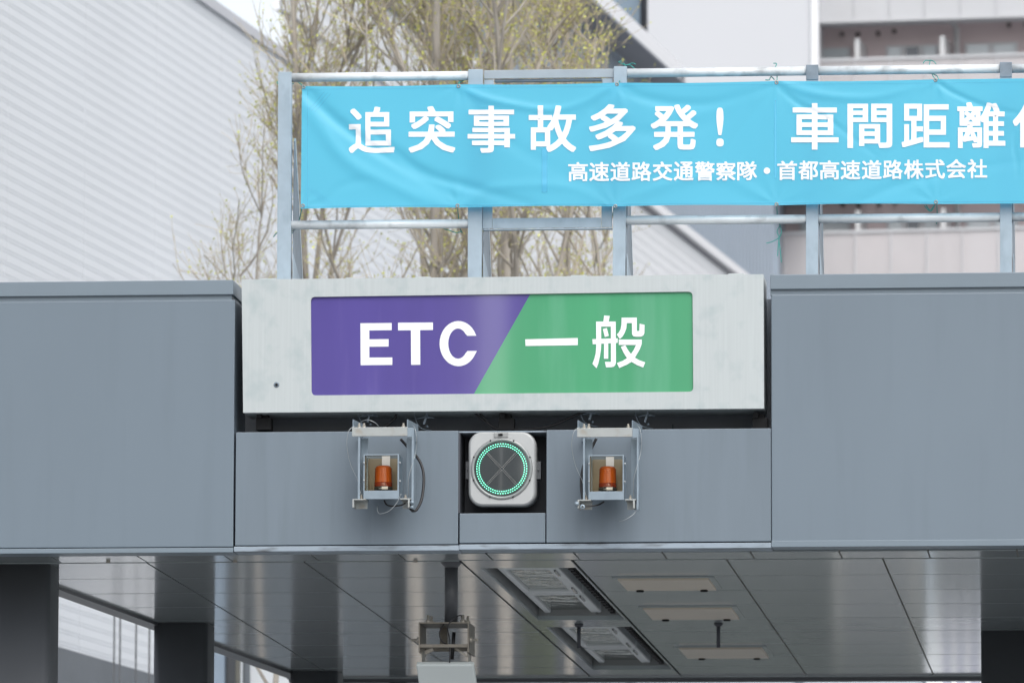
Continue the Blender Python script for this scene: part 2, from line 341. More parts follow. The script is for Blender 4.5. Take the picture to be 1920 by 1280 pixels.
# hanging rods
for px, py, l in ((1085.5, 1169, 'short dark rod hanging between the two lamp recesses'), (1347, 1167.5, 'short dark rod hanging beside the beige access panels')):
    c = atz(px, py, H); t = thing('hanging_rod', l, 'hanging rod', c, 'short rods under the ceiling')
    m = MB(); m.tube([c, c-Vector((0, 0, .165))], .013, 12); m.build('rod', M_DARK, t)
    m = MB(); m.lathe(c-Vector((0, 0, .022)), (0, 0, 1), [(0, 0), (.02, 0), (.03, .012), (.03, .021), (0, .021)], 16); m.build('flange', M_DARK, t)
# ---------------------------------------------------------------- antenna unit on a drop post
ac = atz(848, 1054, H); AY = ac.y; ax = X_(846, AY, 1100)
t = thing('antenna_unit', 'pale flat roadside antenna on a bolted frame at the end of a dark drop post', 'antenna', (ax, AY, H))
def az(py): return Z_(py, AY, 846)
def axx(px, py=1150): return X_(px, AY, py)
pw = axx(858)-axx(833)
MB().tube([(ax, AY, az(1166)), (ax, AY, H)], pw/2, 20).build('drop_post', M_COL, t)
MB().lathe((ax, AY, az(1064)), (0, 0, 1), [(pw/2, 0), (pw*.56, .008), (pw*.8, .028), (pw*.8, .036), (0, .036)], 24).build('flange', M_COL, t)
fm = MB(); x0, x1 = axx(791), axx(885); zT, zBt = az(1170), az(1217); dY = .36; th = .009
fm.box(x0, x1, AY-.18, AY+.18, zT-th, zT); fm.box(x0, x1, AY-.17, AY-.13, zBt, zBt+.02); fm.box(x0, x1, AY+.12, AY+.16, zBt, zBt+.02)
fm.box(x0, x0+th, AY-.18, AY+.18, zBt-.03, zT-th); fm.box(x1-th, x1, AY-.18, AY+.18, zBt-.03, zT-th)
fm.box(x0+.1, x0+.145, AY+.10, AY+.18, zBt+.02, zT-th)
fm.build('frame', mat('stained frame steel', (.17, .155, .13), .5, .4, .25, 20), t, .002)
fm = MB()
for sx in (x0+.005, x1-.02): fm.prism([(sx, AY-.1, zBt), (sx, AY-.1, zBt-.10), (sx, AY+.06, zBt-.16), (sx, AY+.1, zBt)], (.008, 0, 0))
fm.bar((x0+.02, AY, zBt-.02), (x0+.07, AY, zBt), .03, .02); fm.bar((x1-.02, AY-.1, zBt-.05), (x1-.09, AY-.1, zBt), .02, .012)
fm.build('hanger', M_BOLT, t)
for px, py in ((808, 1166), (873, 1166), (814, 1168), (882, 1168)):
    m = MB(); c = Vector((axx(px), AY-.15, az(py+4))); m.lathe(c, (0, 0, 1), [(0, .045), (.008, .045), (.008, .016), (.016, .016), (.016, 0)], 8); m.build('bolt', M_BOLT, t)
for sx, sg in ((x0, -1), (x1, 1)):
    m = MB(); m.lathe((sx, AY-.12, az(1202)), (sg, 0, 0), [(.018, 0), (.018, .015), (.008, .015), (.008, .05), (0, .05)], 8); m.build('bolt', M_BOLT, t)
m = MB(); m.tube(bez([(axx(848), AY-.14, az(1245)), (axx(849), AY-.17, az(1205)), (axx(846), AY-.2, az(1182)), (axx(853), AY-.2, az(1168)), (axx(868), AY-.16, az(1157)), (axx(871), AY-.12, az(1166))]), .004, 6)
m.tube(bez([(axx(838), AY-.15, az(1172)), (axx(830), AY-.18, az(1190)), (axx(836), AY-.18, az(1207)), (axx(852), AY-.1, az(1212))]), .004, 6)
m.tube([(axx(852), AY-.02, az(1185)), (axx(848.5), AY-.02, az(1236))], .011, 8); m.build('wiring', M_RUBBER, t)
# tilted flat panel
pa = MB(); tl = Vector((axx(786), AY-.16, az(1249))); tr_ = Vector((axx(893), AY-.16, az(1249))); dn = Vector((.035, .22, -.40))
nrm = Vector((0, -.88, -.48))*-.05
pa.prism([tl, tr_, tr_+dn, tl+dn], nrm); pa.build('antenna_panel', M_ANT, t, .008)
pa = MB(); pa.prism([tl+nrm*.98+Vector((.015, .004, -.02)), tr_+nrm*.98+Vector((-.01, .004, -.02)), tr_+nrm*2.2+Vector((-.015, .05, -.02)), tl+nrm*2.2+Vector((.03, .05, -.02))], dn*.9); pa.build('antenna_back', M_ANT, t, .012)
# ---------------------------------------------------------------- lane sign
SY = D0-.03
ls = thing('lane_sign', 'long pale metal sign cabinet with purple ETC half and green half above the lane', 'lane sign', (X_(942, SY), SY, Z_(773, SY)))
FT = [at(453, 526, SY+.0), at(1431.5, 515, SY+.0), at(1432.5, 765, SY), at(456, 773.5, SY)]   # four front corners
def spt(px, py, dy=0): p = at(px, py, SY); return Vector((p.x, SY+dy, p.z))
def rrect(x0, y0, x1, y1, x2, y2, x3, y3, r, n=6):         # rounded quad in photo px, corners TL TR BR BL
    cs = [Vector((x0, y0)), Vector((x1, y1)), Vector((x2, y2)), Vector((x3, y3))]; out = []
    for i in range(4):
        c = cs[i]; a = (cs[i-1]-c).normalized()*r; b = (cs[(i+1) % 4]-c).normalized()*r
        for q in range(n+1): tq = q/n; out.append(c+a*(1-tq)**2+b*tq**2)
    return out
OP = rrect(582.5, 556.5, 1298.5, 546.5, 1300, 734, 584, 741, 9)
outer = [Vector((453, 524)), Vector((1431.5, 514)), Vector((1432.5, 765.5)), Vector((456, 773.5))]
fp = MB()                                                  # front plate with the window cut out
ring_o = [spt(p.x, p.y) for p in outer]; ring_i = [spt(p.x, p.y) for p in OP]
tri = tessellate_polygon([ring_o, ring_i]); allp = ring_o+ring_i
for tt in tri: fp.face([allp[i] for i in tt])
for rr, rev in ((ring_o, 0), (ring_i, 1)):
    for i in range(len(rr)): a, b = rr[i], rr[(i+1) % len(rr)]; fp.face([a, b, b+Vector((0, .03, 0)), a+Vector((0, .03, 0))])
fp.build('cabinet_front', M_CAB, ls)
bxm = MB(); bxm.prism([spt(453.6, 524.8, .031), spt(1431, 514.6, .031), spt(1432, 765, .031), spt(456.4, 773, .031)], (0, .33, 0)); bxm.build('cabinet', M_CAB, ls)
# faces
dxa, dxb = 994, 888
def facepoly(pts, m, name, dy): q = MB(); q.prism([spt(a, b, dy) for a, b in pts], (0, .004, 0)); return q.build(name, m, ls)
pur = [(p.x, p.y) for p in OP if p.x < 800]; gre = [(p.x, p.y) for p in OP if p.x > 1200]
gre = sorted(gre, key=lambda p: 0)
tops = [p for p in gre if p[1] < 640]; bots = [p for p in gre if p[1] >= 640]
purT = [p for p in pur if p[1] < 640]; purB = [p for p in pur if p[1] >= 640]
pface = facepoly(purT+[(dxa, 550.8), (dxb, 738)]+purB, M_PURPLE, 'purple_face', .014)
gface = facepoly([(dxa, 550.8)]+tops+bots+[(dxb, 738)], M_GREEN, 'green_face', .014)
mb = MB(); mb.prism([spt(p.x, p.y, .0195) for p in OP], (0, .008, 0)); mb.build('face_backing', M_BLACK, ls)
# lettering of the sign, from strokes
def stroke(m, pts, wd, Pf, off):                            # flat band along a polyline, mitred
    P = [Vector(p) for p in pts]; L = []; Rr = []
    wl = wd if isinstance(wd, (list, tuple)) else [wd]*len(P)
    for i, p in enumerate(P):
        if i == 0: d = (P[1]-p).normalized(); nn = Vector((-d.y, d.x)); s_ = 1
        elif i == len(P)-1: d = (p-P[i-1]).normalized(); nn = Vector((-d.y, d.x)); s_ = 1
        else:
            d0 = (p-P[i-1]).normalized(); d1 = (P[i+1]-p).normalized(); n0 = Vector((-d0.y, d0.x)); n1 = Vector((-d1.y, d1.x))
            nn = (n0+n1).normalized(); s_ = 1/max(.5, nn.dot(n0))
        L.append(p+nn*wl[i]/2*s_); Rr.append(p-nn*wl[i]/2*s_)
    for i in range(len(P)-1): m.face([Pf(L[i], off), Pf(L[i+1], off), Pf(Rr[i+1], off), Pf(Rr[i], off)])
lt = MB()
cnt = [0]
def PF(p, off): return spt(p.x, p.y, .0125-off)
def poly(m, pts): 
    cnt[0] += 1; m.prism([spt(a, b, .0125-cnt[0]*.00012) for a, b in pts], (0, .0008, 0))
k = 250/1920
def E2(a, b): return (660+a*k, 590+b*k)
poly(lt, [E2(*p) for p in ((117, 118), (568, 114), (568, 217), (246, 221), (246, 349), (524, 346), (524, 453), (246, 456), (246, 612), (577, 610), (577, 717), (121, 722))])
poly(lt, [E2(*p) for p in ((660, 110), (1162, 107), (1162, 215), (977, 217), (980, 715), (848, 717), (844, 219), (660, 221))])
cc = []; 
for q in range(33): a = R(24)+(R(336)-R(24))*q/32; cc.append((1530+272*math.cos(a), 411-325*math.sin(a)))
ci = []
for q in range(33): a = R(31)+(R(329)-R(31))*q/32; ci.append((1524+141*math.cos(a), 411-217*math.sin(a)))
cc[0] = (1787, 297); ci[0] = (1657, 299); cc[-1] = (1795, 517); ci[-1] = (1660, 517)
poly(lt, [E2(*p) for p in cc+ci[::-1]])
o = lt.build('lettering', M_WHITE, pface)
lt = MB(); poly(lt, [(984.5, 635.5), (1083, 633), (1083, 646.5), (985, 648)])
def K2(a, b): return (1100+a*120/1280, 580+b*120/1280)
def kp(*pts): poly(lt, [K2(*p) for p in pts])
kp((345, 115), (460, 125), (435, 237), (330, 237))
kp((185, 237), (578, 237), (578, 338), (185, 338))
kp((185, 237), (285, 237), (288, 680), (282, 800), (262, 930), (232, 1070), (195, 1170), (110, 1082), (150, 980), (177, 870), (186, 760), (188, 680))
kp((480, 237), (578, 237), (582, 1060), (570, 1105), (540, 1138), (490, 1150), (385, 1152), (362, 1042), (482, 1042))
kp((112, 590), (617, 570), (617, 662), (118, 692))
kp((320, 388), (400, 366), (440, 522), (360, 546))
kp((345, 680), (428, 678), (428, 980), (342, 980))
kp((695, 160), (1000, 158), (1000, 268), (800, 268), (790, 375), (755, 470), (712, 540), (660, 585), (600, 498), (640, 455), (675, 390), (692, 300))
kp((900, 162), (1000, 162), (1000, 425), (1050, 425), (1056, 280), (1155, 303), (1152, 470), (1130, 515), (1080, 540), (990, 540), (930, 530), (905, 490))
kp((638, 597), (1100, 597), (1098, 690), (1060, 790), (965, 955), (905, 1035), (800, 1100), (648, 1165), (603, 1065), (720, 1020), (800, 970), (880, 890), (940, 800), (985, 705), (640, 705))
kp((680, 742), (770, 710), (820, 800), (880, 880), (965, 960), (1050, 1010), (1168, 1052), (1128, 1155), (1010, 1110), (890, 1040), (800, 965), (730, 850))
o = lt.build('lettering', M_WHITE, gface)
# lugs, screw hole, clips, mounting feet
for px, w_, z_ in ((488, 30, 521), (649, 12, 519), (779, 29, 516.5), (1071, 29, 513), (1366, 29, 509.5)):
    m = MB(); a = at(px, z_, SY+.12); b = at(px+w_, z_, SY+.12); zz = Z_(524-(px-453)*.0105, SY, px)
    m.box(a.x, b.x, SY+.10, SY+.2, zz-.004, zz+.006); m.box(a.x, b.x, SY+.10, SY+.2, zz+.012, zz+.019); m.box(a.x+.01, a.x+.02, SY+.1, SY+.2, zz+.006, zz+.012); m.box(b.x-.03, b.x-.01, SY+.1, SY+.2, zz+.006, zz+.012)
    m.build('hinge_lug', M_CAB, ls)
m = MB(); c = spt(518.5, 721); m.lathe(c+Vector((0, -.001, 0)), (0, -1, 0), [(.017, 0), (.017, .002), (.009, .002), (.006, -.0)], 20); m.build('washer', M_GALVD, ls)
m = MB(); m.lathe(c+Vector((0, -.0035, 0)), (0, -1, 0), [(.008, 0), (.008, .004), (0, .004)], 12); m.build('screw', M_BLACK, ls)
for px in (497, 952, 1427):
    m = MB(); a = at(px, 775, SY+.15); m.box(a.x-.02, a.x+.02, SY+.14, SY+.22, zmid+.03, a.z-.005); m.box(a.x-.05, a.x+.04, SY+.12, SY+.22, a.z-.10, a.z-.03); m.box(a.x-.045, a.x-.015, SY+.1, SY+.2, a.z-.03, a.z)
    m.build('mounting_foot', M_BLACK, ls)
for px in (500, 870, 885, 1092, 805, 1382):
    m = MB(); a = at(px, 773-(px-456)*.0085, SY+.05); m.box(a.x-.02, a.x+.012, SY+.03, SY+.06, a.z-.008, a.z); m.build('clip', M_CAB, ls)
# ---------------------------------------------------------------- lane signal
NY = D0-.0
sg = thing('lane_signal', 'square pale signal lamp with lit green ring of dots over an unlit cross', 'traffic signal', at(941, 948, NY))
def gp(px, py, dy=0): p = at(px, py, NY); return Vector((p.x, NY+dy, p.z))
def rr2(x0, y0, x1, y1, r, dy, n=8):
    out = []
    for cx_, cy_, a0 in ((x1-r, y0+r, 0), (x0+r, y0+r, 90), (x0+r, y1-r, 180), (x1-r, y1-r, 270)):
        for q in range(n+1): a = R(a0+90*q/n); out.append(gp(cx_+r*math.cos(a), cy_-r*math.sin(a), dy))
    return out
hm = MB(); rings = [rr2(883, 812, 1000, 944, 22, 0), rr2(879, 809, 1003, 947.5, 25, .012), rr2(877.5, 808.5, 1004.5, 948, 26, .035), rr2(877.5, 809, 1004.5, 948, 26, .10), rr2(875, 812, 1004, 946, 26, .11), rr2(876, 813, 1003, 945, 26, .22), rr2(884, 822, 997, 936, 22, .25)]
nr = len(rings[0]); base = 0
for rg in rings: hm.v += rg
for i in range(len(rings)-1):
    for j in range(nr): a = i*nr+j; b = i*nr+(j+1) % nr; hm.f.append([a, b, b+nr, a+nr]); hm.sm.append(True); hm.mi.append(0)
hm.f.append(list(range(nr))); hm.sm.append(False); hm.mi.append(0); hm.f.append([(len(rings)-1)*nr+j for j in range(nr)]); hm.sm.append(False); hm.mi.append(0)
hm.build('housing', M_HOUSE, sg)
ctr = gp(941, 878.5); U = (gp(1041, 878.5)-gp(941, 878.5)).length/100
MB().lathe(ctr, (0, -1, 0), [(58*U, .0), (58*U, .004), (55.5*U, .008), (53*U, .008), (52*U, .004), (52*U, .001)], 64).build('bezel', mat('bezel grey', (.27, .285, .285), .35, .3), sg)
ln = MB(); ln.lathe(ctr, (0, -1, 0), [(52*U, .003), (35*U, .0045), (15*U, .0055), (0, .006)], 64); ln.build('lens', M_LENS, sg)
m = MB()
for q in range(8): a = R(22+45*q); m.lathe(ctr+Vector((math.cos(a)*57*U, -.007, math.sin(a)*57*U)), (0, -1, 0), [(1.6*U, 0), (1.6*U, .003), (0, .003)], 8)
m.build('bezel_screws', M_BLACK, sg)
led = MB()
def dot(mb_, x, z, r, dy=-.0075): mb_.lathe(ctr+Vector((x, dy, z)), (0, -1, 0), [(r, -.003), (r, 0), (r*.7, .0015), (0, .002)], 8)
for r_, n_, ph in ((46.8, 62, 0), (42.6, 62, .5)):
    for q in range(n_): a = 2*math.pi*(q+ph)/n_; dot(led, r_*U*math.cos(a), r_*U*math.sin(a), .98*U)
led.build('led_ring', M_LED, sg)
led = MB()
for s_ in (1, -1):
    for i in range(-13, 14):
        for o_ in (-1, 1):
            tq = i*2.05; 
            if abs(tq) < 1: continue
            x = (tq*.98+o_*1.5*.7)*U; z = s_*(tq*1.05-o_*1.5*.7)*U; dot(led, x, z, .55*U)
led.build('led_cross', M_LED0, sg)
m = MB(); a, b = gp(926, 811, -.004), gp(953, 820, -.004); m.box(a.x, b.x, NY-.006, NY+.01, b.z, a.z); m.build('latch_plate', mat('latch grey', (.3, .31, .31), .4, .3), sg, .003)
m = MB(); a = gp(939, 815); m.box(a.x-.014, a.x+.012, NY-.014, NY-.006, a.z-.006, a.z+.006); m.lathe(a+Vector((.004, -.014, .002)), (0, -1, 0), [(.006, 0), (.006, .006), (0, .006)], 8); m.build('latch', M_BLACK, sg)
for px in (875, 1008):
    m = MB(); a = gp(px, 878, .1); m.box(a.x-.012, a.x+.012, NY+.07, NY+.16, a.z-.055, a.z+.05); m.lathe((a.x, NY+.068, a.z-.0), (0, -1, 0), [(.006, 0), (.006, .006), (0, .006)], 8); m.build('side_bracket', M_COL, sg)
# ---------------------------------------------------------------- warning beacons
def beacon(dx, dy_, mirror, label):
    BY = D0-.30                                            # front of the bracket
    def q(px, py, d=0): p = at(px+dx, py+dy_, BY); return Vector((p.x, BY+d, p.z))
    t = thing('warning_beacon', label, 'warning beacon', q(712, 935), 'amber beacons hung either side of the lane signal')
    def bx_(x0, y0, x1, y1, d0, d1, m=None): m = m or MB(); a, b = q(x0, y0), q(x1, y1); m.box(min(a.x, b.x), max(a.x, b.x), BY+d0, BY+d1, min(a.z, b.z), max(a.z, b.z)); return m
    m = bx_(660, 801, 764, 817, 0, .006); bx_(660, 800.6, 764, 802.6, .006, .06, m); m.build('top_bar', M_RUST, t, .002)
    m = MB()
    for x in (660, 762):                                   # upright tabs seen at an angle
        a = q(x, 785); b = q(x, 801); m.prism([(a.x, BY+.03, a.z), (a.x, BY+.03, b.z), (a.x+.042, BY+.22, b.z-.0), (a.x+.042, BY+.22, a.z-.012)], (.006, -.002, 0))
    m.build('tab', M_GALVB, t)
    m = bx_(671, 817.5, 674.5, 936, .006, .012); bx_(671.3, 817.5, 672.3, 936, .012, .1, m); bx_(672, 817.5, 686, 936, .1, .106, m); m.build('leg', M_GALVB, t, .001)
    m = bx_(772, 802, 775.2, 953, .0, .006); bx_(774, 802, 775.2, 953, .006, .1, m); bx_(759, 817.5, 770, 936, .1, .106, m); bx_(764, 801.5, 772, 818.5, -.002, .004, m); m.build('leg', M_GALVB, t, .001)
    # enclosure: open front box with a window
    m = MB(); a, b = q(681, 851), q(747, 934); th = .004; d0, d1 = .02, .23
    m.box(a.x, a.x+th*2, BY+d0, BY+d1, b.z, a.z); m.box(b.x-th, b.x, BY+d0, BY+d1, b.z, a.z); m.box(a.x, b.x, BY+d0, BY+d0+.05, a.z-th, a.z)
    m.build('enclosure', M_GALVB, t, .001)
    m = bx_(681, 919, 747.5, 934.5, .012, .019); bx_(681, 851, 747, 852.5, .014, .019, m); bx_(745, 851, 747.6, 919, .012, .019, m); bx_(681, 851, 683, 919, .012, .019, m); m.build('enclosure_front', M_GALVB, t, .001)
    m = MB(); a, b = q(683, 852), q(746, 919); m.box(a.x, b.x, BY+d1-.006, BY+d1-.003, b.z, a.z); m.box(a.x, b.x, BY+.03, BY+d1-.01, b.z-.002, b.z+.001); m.box(a.x+.001, a.x+.003, BY+.03, BY+d1-.01, b.z+.002, a.z-.01)
    m.build('enclosure_lining', M_TAN, t)
    m = MB(); m.box(a.x+.002, b.x-.002, BY+.016, BY+.018, b.z, a.z-.001); m.build('window', M_PANE, t)
    m = bx_(709, 848, 724, 869, .20, .205); m.build('white_plate', M_BWHITE, t)
    c = q(714.3, 914, .12); r_ = (q(734.8, 890)-q(718.5, 890)).length; hgt = (q(718, 873)-q(718, 918)).length
    lm = MB(); prof = [(r_*.99, hgt*.30), (r_*.97, hgt*.55), (r_*.94, hgt*.86), (r_*.86, hgt*.96), (r_*.7, hgt), (0, hgt)]
    lm.lathe(c, (0, 0, 1), prof, 32)
    for i in range(7): z = hgt*(.36+i*.085); rr = r_*1.0; lm.lathe(c, (0, 0, 1), [(rr*.96, z-.004), (rr*1.0, z), (rr*.96, z+.004)], 32)
    lp = lm.build('beacon_lens', M_AMBER, t)
    m = MB(); m.lathe(c, (0, 0, 1), [(0, hgt*.7), (r_*.5, hgt*.66), (r_*.4, hgt*.2)], 20); m.build('reflector', M_SMOKE, lp)
    m = MB(); m.lathe(c, (0, 0, 1), [(r_*1.03, hgt*.12), (r_*1.03, hgt*.29), (r_*.98, hgt*.30)], 32); m.build('lens_collar', M_AMBERD, t)
    m = MB(); m.lathe(c, (0, 0, 1), [(r_*1.06, 0), (r_*1.06, hgt*.12), (r_, hgt*.12)], 32); m.build('lamp_base', M_SMOKE, t)
    a, b = q(713.5, 909.5, .0), q(725, 914.5); m = MB(); m.box(a.x, b.x, c.y-r_*1.06-.004, c.y-r_*1.06-.001, b.z, a.z); m.build('label_plate', M_WHITE, t)
    # feet
    m = bx_(661, 935, 686, 937, -.01, .12); bx_(661, 937, 664, 951, -.01, .12, m); bx_(664, 937, 686, 951, .08, .086, m); m.build('foot', M_RUST, t, .001)
    m = bx_(750, 934, 771, 936, -.01, .12); bx_(765, 936, 768.5, 951, -.01, .1, m); bx_(752, 936, 765, 951, .08, .086, m); m.build('foot', M_RUST, t, .001)
    for px, py in ((672, 801), (681, 801), (755, 801), (676, 935), (759, 935)):
        cc_ = q(px, py, .04); m = MB(); m.lathe(cc_, (0, 0, 1), [(.013, 0), (.013, .006), (.010, .007), (.010, .017), (.006, .017), (.006, .03), (0, .031)], 8); m.build('bolt', M_BOLT, t)
    for px, py in ((682, 867), (682, 900), (749.5, 867), (749.5, 901)):
        cc_ = q(px, py, .012); m = MB(); m.lathe(cc_, (0, -1, 0), [(.006, 0), (.006, .005), (0, .006)], 8); m.build('screw', M_WIRE, t)
    # cables
    m = MB()
    if not mirror:
        m.tube(bez([q(745, 817, .18), q(762, 836, .22), q(776, 852, .24), q(785, 872, .22), q(788.5, 897, .18), q(786, 930, .14), q(779, 950, .1), q(772, 955, .08), q(767, 951, .06)]), .0085, 8)
        m.tube(bez([q(716, 934, .12), q(722, 943, .1), q(735, 946.5, .06), q(752, 945, .04), q(759, 941, .04)]), .005, 8)
    else:
        m.tube(bez([q(690, 812, .24), q(676, 840, .24), q(668, 862, .2), q(664, 886, .16), q(665, 912, .12), q(669, 935, .1)]), .0085, 8)
        m.tube(bez([q(707, 935, .12), q(700, 942, .06), q(688, 946, .02), q(673, 947, .0)]), .005, 8)
    m.build('power_cable', M_RUBBER, t)
    m = MB()
    m.tube(bez([q(664, 798, .02), q(655, 806, .0), q(651, 820, .0), q(650, 840, .02), q(656, 870, .05), (q(668, 897, .06)), q(675, 925, .04)], 8), .0016, 5)
    m.tube(bez([q(772, 794, .05), q(778, 803, .0), q(781, 822, .0), q(779, 845, .02), q(773, 870, .0), q(766, 898, .0), q(765, 930, .04)], 8), .0016, 5)
    if not mirror:
        m.tube(bez([q(674, 789, .06), q(688, 786, .02), q(702, 791, .02), q(708, 797, .05)], 8), .0016, 5)
        m.tube(bez([q(752, 925, .0), q(744, 942, .0), q(730, 957, .0), q(712, 962, .02), q(706, 955, .05), q(704, 945, .09)], 8), .0016, 5)
    else: m.tube(bez([q(772, 953, .03), q(762, 965, .0), q(748, 973, .0), q(738, 974, .04)], 8), .0016, 5)
    m.build('safety_wire', M_WIRE, t)
    m = MB()
    if not mirror: m.lathe(q(773.5, 942, -.012), (0, -1, 0), [(.013, 0), (.013, .01), (0, .014)], 12); m.lathe(q(773, 951, -.01), (0, -1, 0), [(.010, 0), (.010, .01), (0, .012)], 12)
    else:
        m.lathe(q(659.5, 943, -.01), (0, -1, 0), [(.014, 0), (.014, .012), (0, .016)], 12); m.lathe(q(671, 949, -.02), (0, -1, 0), [(.015, 0), (.015, .01), (.007, .01)], 16)
    m.build('cable_gland', M_GALVB, t)
    m = MB()                                               # arms back to the fascia
    for x in (666, 768): a = q(x, 809); m.box(a.x-.012, a.x+.012, BY+.206, D0+.35, a.z-.03, a.z+.005)
    m.build('support_arm', M_GALVD, t)
beacon(0, 0, False, 'amber beacon in galvanised bracket left of the green signal, cable loop at its right')
beacon(422, 1.5, True, 'amber beacon in galvanised bracket right of the green signal, cable at its left')
# cables and eyebolts in the gap under the sign
gY = D0+.12
def gq(px, py, d=0): p = at(px, py, gY+d); return Vector((p.x, gY+d, p.z))
for pts, r_, l in (([(745, 770), (741, 782), (731, 793), (722, 800), (716, 812)], .008, 'black cable dropping behind the left beacon under the sign'),
                   ([(884, 768), (895, 778), (912, 792), (935, 805), (960, 806)], .006, 'upper of two black cables sagging under the middle of the sign'),
                   ([(890, 766), (905, 780), (920, 797), (930, 803), (955, 806.5)], .006, 'lower of two black cables sagging under the middle of the sign'),
                   ([(1110, 768), (1085, 776), (1060, 787), (1035, 797), (1000, 804), (960, 805)], .008, 'black cable running from the green half down toward the signal'),
                   ([(1415, 772), (1418, 785), (1414, 797), (1425, 802)], .006, 'short black cable at the right end of the gap')):
    m = MB(); m.tube(bez([gq(*p) for p in pts], 10), r_, 8); tag(m.build('cable', M_RUBBER, None, loc=gq(*pts[0])), l, 'cable', 'cables in the gap under the sign')
for i, (px, py) in enumerate(((692, 782), (798, 786), (1108, 778), (1212, 782))):
    m = MB(); a = gq(px, py); m.bar(a+Vector((.012, 0, .04)), a+Vector((-.01, 0, -.03)), .012, .012); m.tube(bez([a+Vector((-.05, 0, .005)), a+Vector((0, -.01, .012)), a+Vector((.05, 0, .008))], 6), .004, 6)
    m.lathe(a+Vector((.02, -.02, .01)), (0, -1, 0), [(.008, 0), (.008, .006), (0, .009)], 8); m.lathe(a+Vector((.012, -.02, -.045)), (0, -1, 0), [(.008, 0), (.008, .006), (0, .009)], 8)
    m.tube(bez([a+Vector((-.07, 0, .06)), a+Vector((-.06, 0, .0)), a+Vector((-.03, 0, -.05)), a+Vector((.04, 0, -.07))], 6), .003, 6)
    m.bar(a+Vector((.05, .12, -.075)), a+Vector((.05, .12, .07)), .09, .02)
    tag(m.build('turnbuckle', M_GALVD, None, loc=a), ('small steel turnbuckle over the left end of the left beacon', 'small steel turnbuckle just right of the left beacon', 'small steel turnbuckle over the left end of the right beacon', 'small steel turnbuckle just right of the right beacon')[i], 'turnbuckle', 'turnbuckles under the sign')
# ---------------------------------------------------------------- banner frame
PY = D0+.17
bf = thing('banner_stand', 'galvanised steel post and pipe frame standing on the canopy roof', 'frame', (X_(960, PY), PY, zt-.3))
def fq(px, py, d=0): p = at(px, py, PY); return Vector((p.x, PY+d, p.z))
zbase = zt-.25
posts = ((519.5, 545.5, 521.5, 546.5, 135, 300), (877, 903, 878, 905, 130, 430), (1148.5, 1172, 1151, 1175, 124.5, 420), (1510.5, 1534, 1512, 1534, 122, 390), (1874.5, 1897, 1875, 1897, 117, 380), (2237, 2260, 2237, 2260, 112, 370))
for i, (a0, a1, b0, b1, yt, yb_) in enumerate(posts):
    m = MB(); pa_, pb_ = fq(a0, 515), fq(a1, 515); pc_, pd_ = fq(b0, yt), fq(b1, yt)
    lo = Vector((0, 0, 0)); 
    m.prism([Vector((pa_.x, PY, zbase)), Vector((pb_.x, PY, zbase)), pd_, pc_], (0, .006, 0))
    m.prism([Vector((pb_.x-.005, PY+.006, zbase)), Vector((pb_.x-.005, PY+.05, zbase)), Vector((pd_.x-.005, PY+.05, pd_.z)), Vector((pd_.x-.005, PY+.006, pd_.z))], (.005, 0, 0))
    m.build('post', M_GALV, bf, .0015)
    # raking brace behind: dark web and bright rear flange, gusset at the foot
    zhi = fq(a1, 262).z; xw = pb_.x+.004
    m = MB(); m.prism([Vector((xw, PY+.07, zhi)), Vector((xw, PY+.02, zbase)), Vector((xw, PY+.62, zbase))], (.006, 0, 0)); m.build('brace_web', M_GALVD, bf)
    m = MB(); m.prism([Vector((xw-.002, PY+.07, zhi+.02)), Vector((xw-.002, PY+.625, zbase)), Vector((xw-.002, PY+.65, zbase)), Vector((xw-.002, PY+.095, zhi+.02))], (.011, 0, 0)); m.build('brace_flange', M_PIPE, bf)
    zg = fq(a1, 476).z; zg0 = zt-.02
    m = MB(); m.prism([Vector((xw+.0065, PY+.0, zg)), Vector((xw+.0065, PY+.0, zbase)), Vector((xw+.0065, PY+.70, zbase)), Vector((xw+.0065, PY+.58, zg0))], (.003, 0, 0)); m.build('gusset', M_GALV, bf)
pipes = ((546, 144.5, 879, 140.5), (1174, 136, 1512, 132), (1533, 131.5, 1875, 127.5), (1897, 127.3, 2240, 123), (545, 421, 877, 418), (1172, 412, 1511, 409.5), (1534, 409, 1875, 406), (1897, 405.5, 2240, 403))
for x0, y0, x1, y1 in pipes:
    m = MB(); m.tube([fq(x0, y0, .03), fq(x1, y1, .03)], 8.6/FPX*PY, 20); m.build('pipe', M_PIPE, bf)
for b0, b1, yt in ((1512, 1534, 122), (1875, 1897, 117)):
    m = MB(); a, b = fq(b0, yt, -.004), fq(b1, yt+28, -.004); m.box(a.x-.002, b.x+.002, PY-.006, PY-.001, b.z, a.z); m.build('clamp_strap', M_GALVD, bf, .002)
def flat(m, x0, y0, x1, y1, x2, y2, x3, y3, d0, th=.005): m.prism([fq(x0, y0, d0), fq(x1, y1, d0), fq(x2, y2, d0), fq(x3, y3, d0)], (0, th, 0))
m = MB(); flat(m, 907, 131, 1152, 128, 1152, 144, 907, 147, .02); m.build('link_bar', M_GALVD if False else mat('link bar steel', (.33, .38, .42), .45, .35, .08, 9), bf, .0015)
m = MB(); flat(m, 926, 147.5, 1127, 145, 1127, 149, 926, 151.5, .035, .05); m.build('link_bar_web', M_GALVD, bf)
m = MB(); flat(m, 907, 148, 925, 148, 922, 427, 904, 427.5, .0265); flat(m, 1129, 146, 1148, 146, 1147, 425, 1127, 425, .0265); m.build('link_upright', M_GALV, bf, .0015)
m = MB(); flat(m, 922.5, 408, 1126.5, 407, 1126.5, 425.5, 922.5, 427.5, .0265); flat(m, 904, 428.5, 1147, 426, 1147, 428, 904, 430.5, .027, .045); m.build('link_bar', M_GALV, bf, .0015)
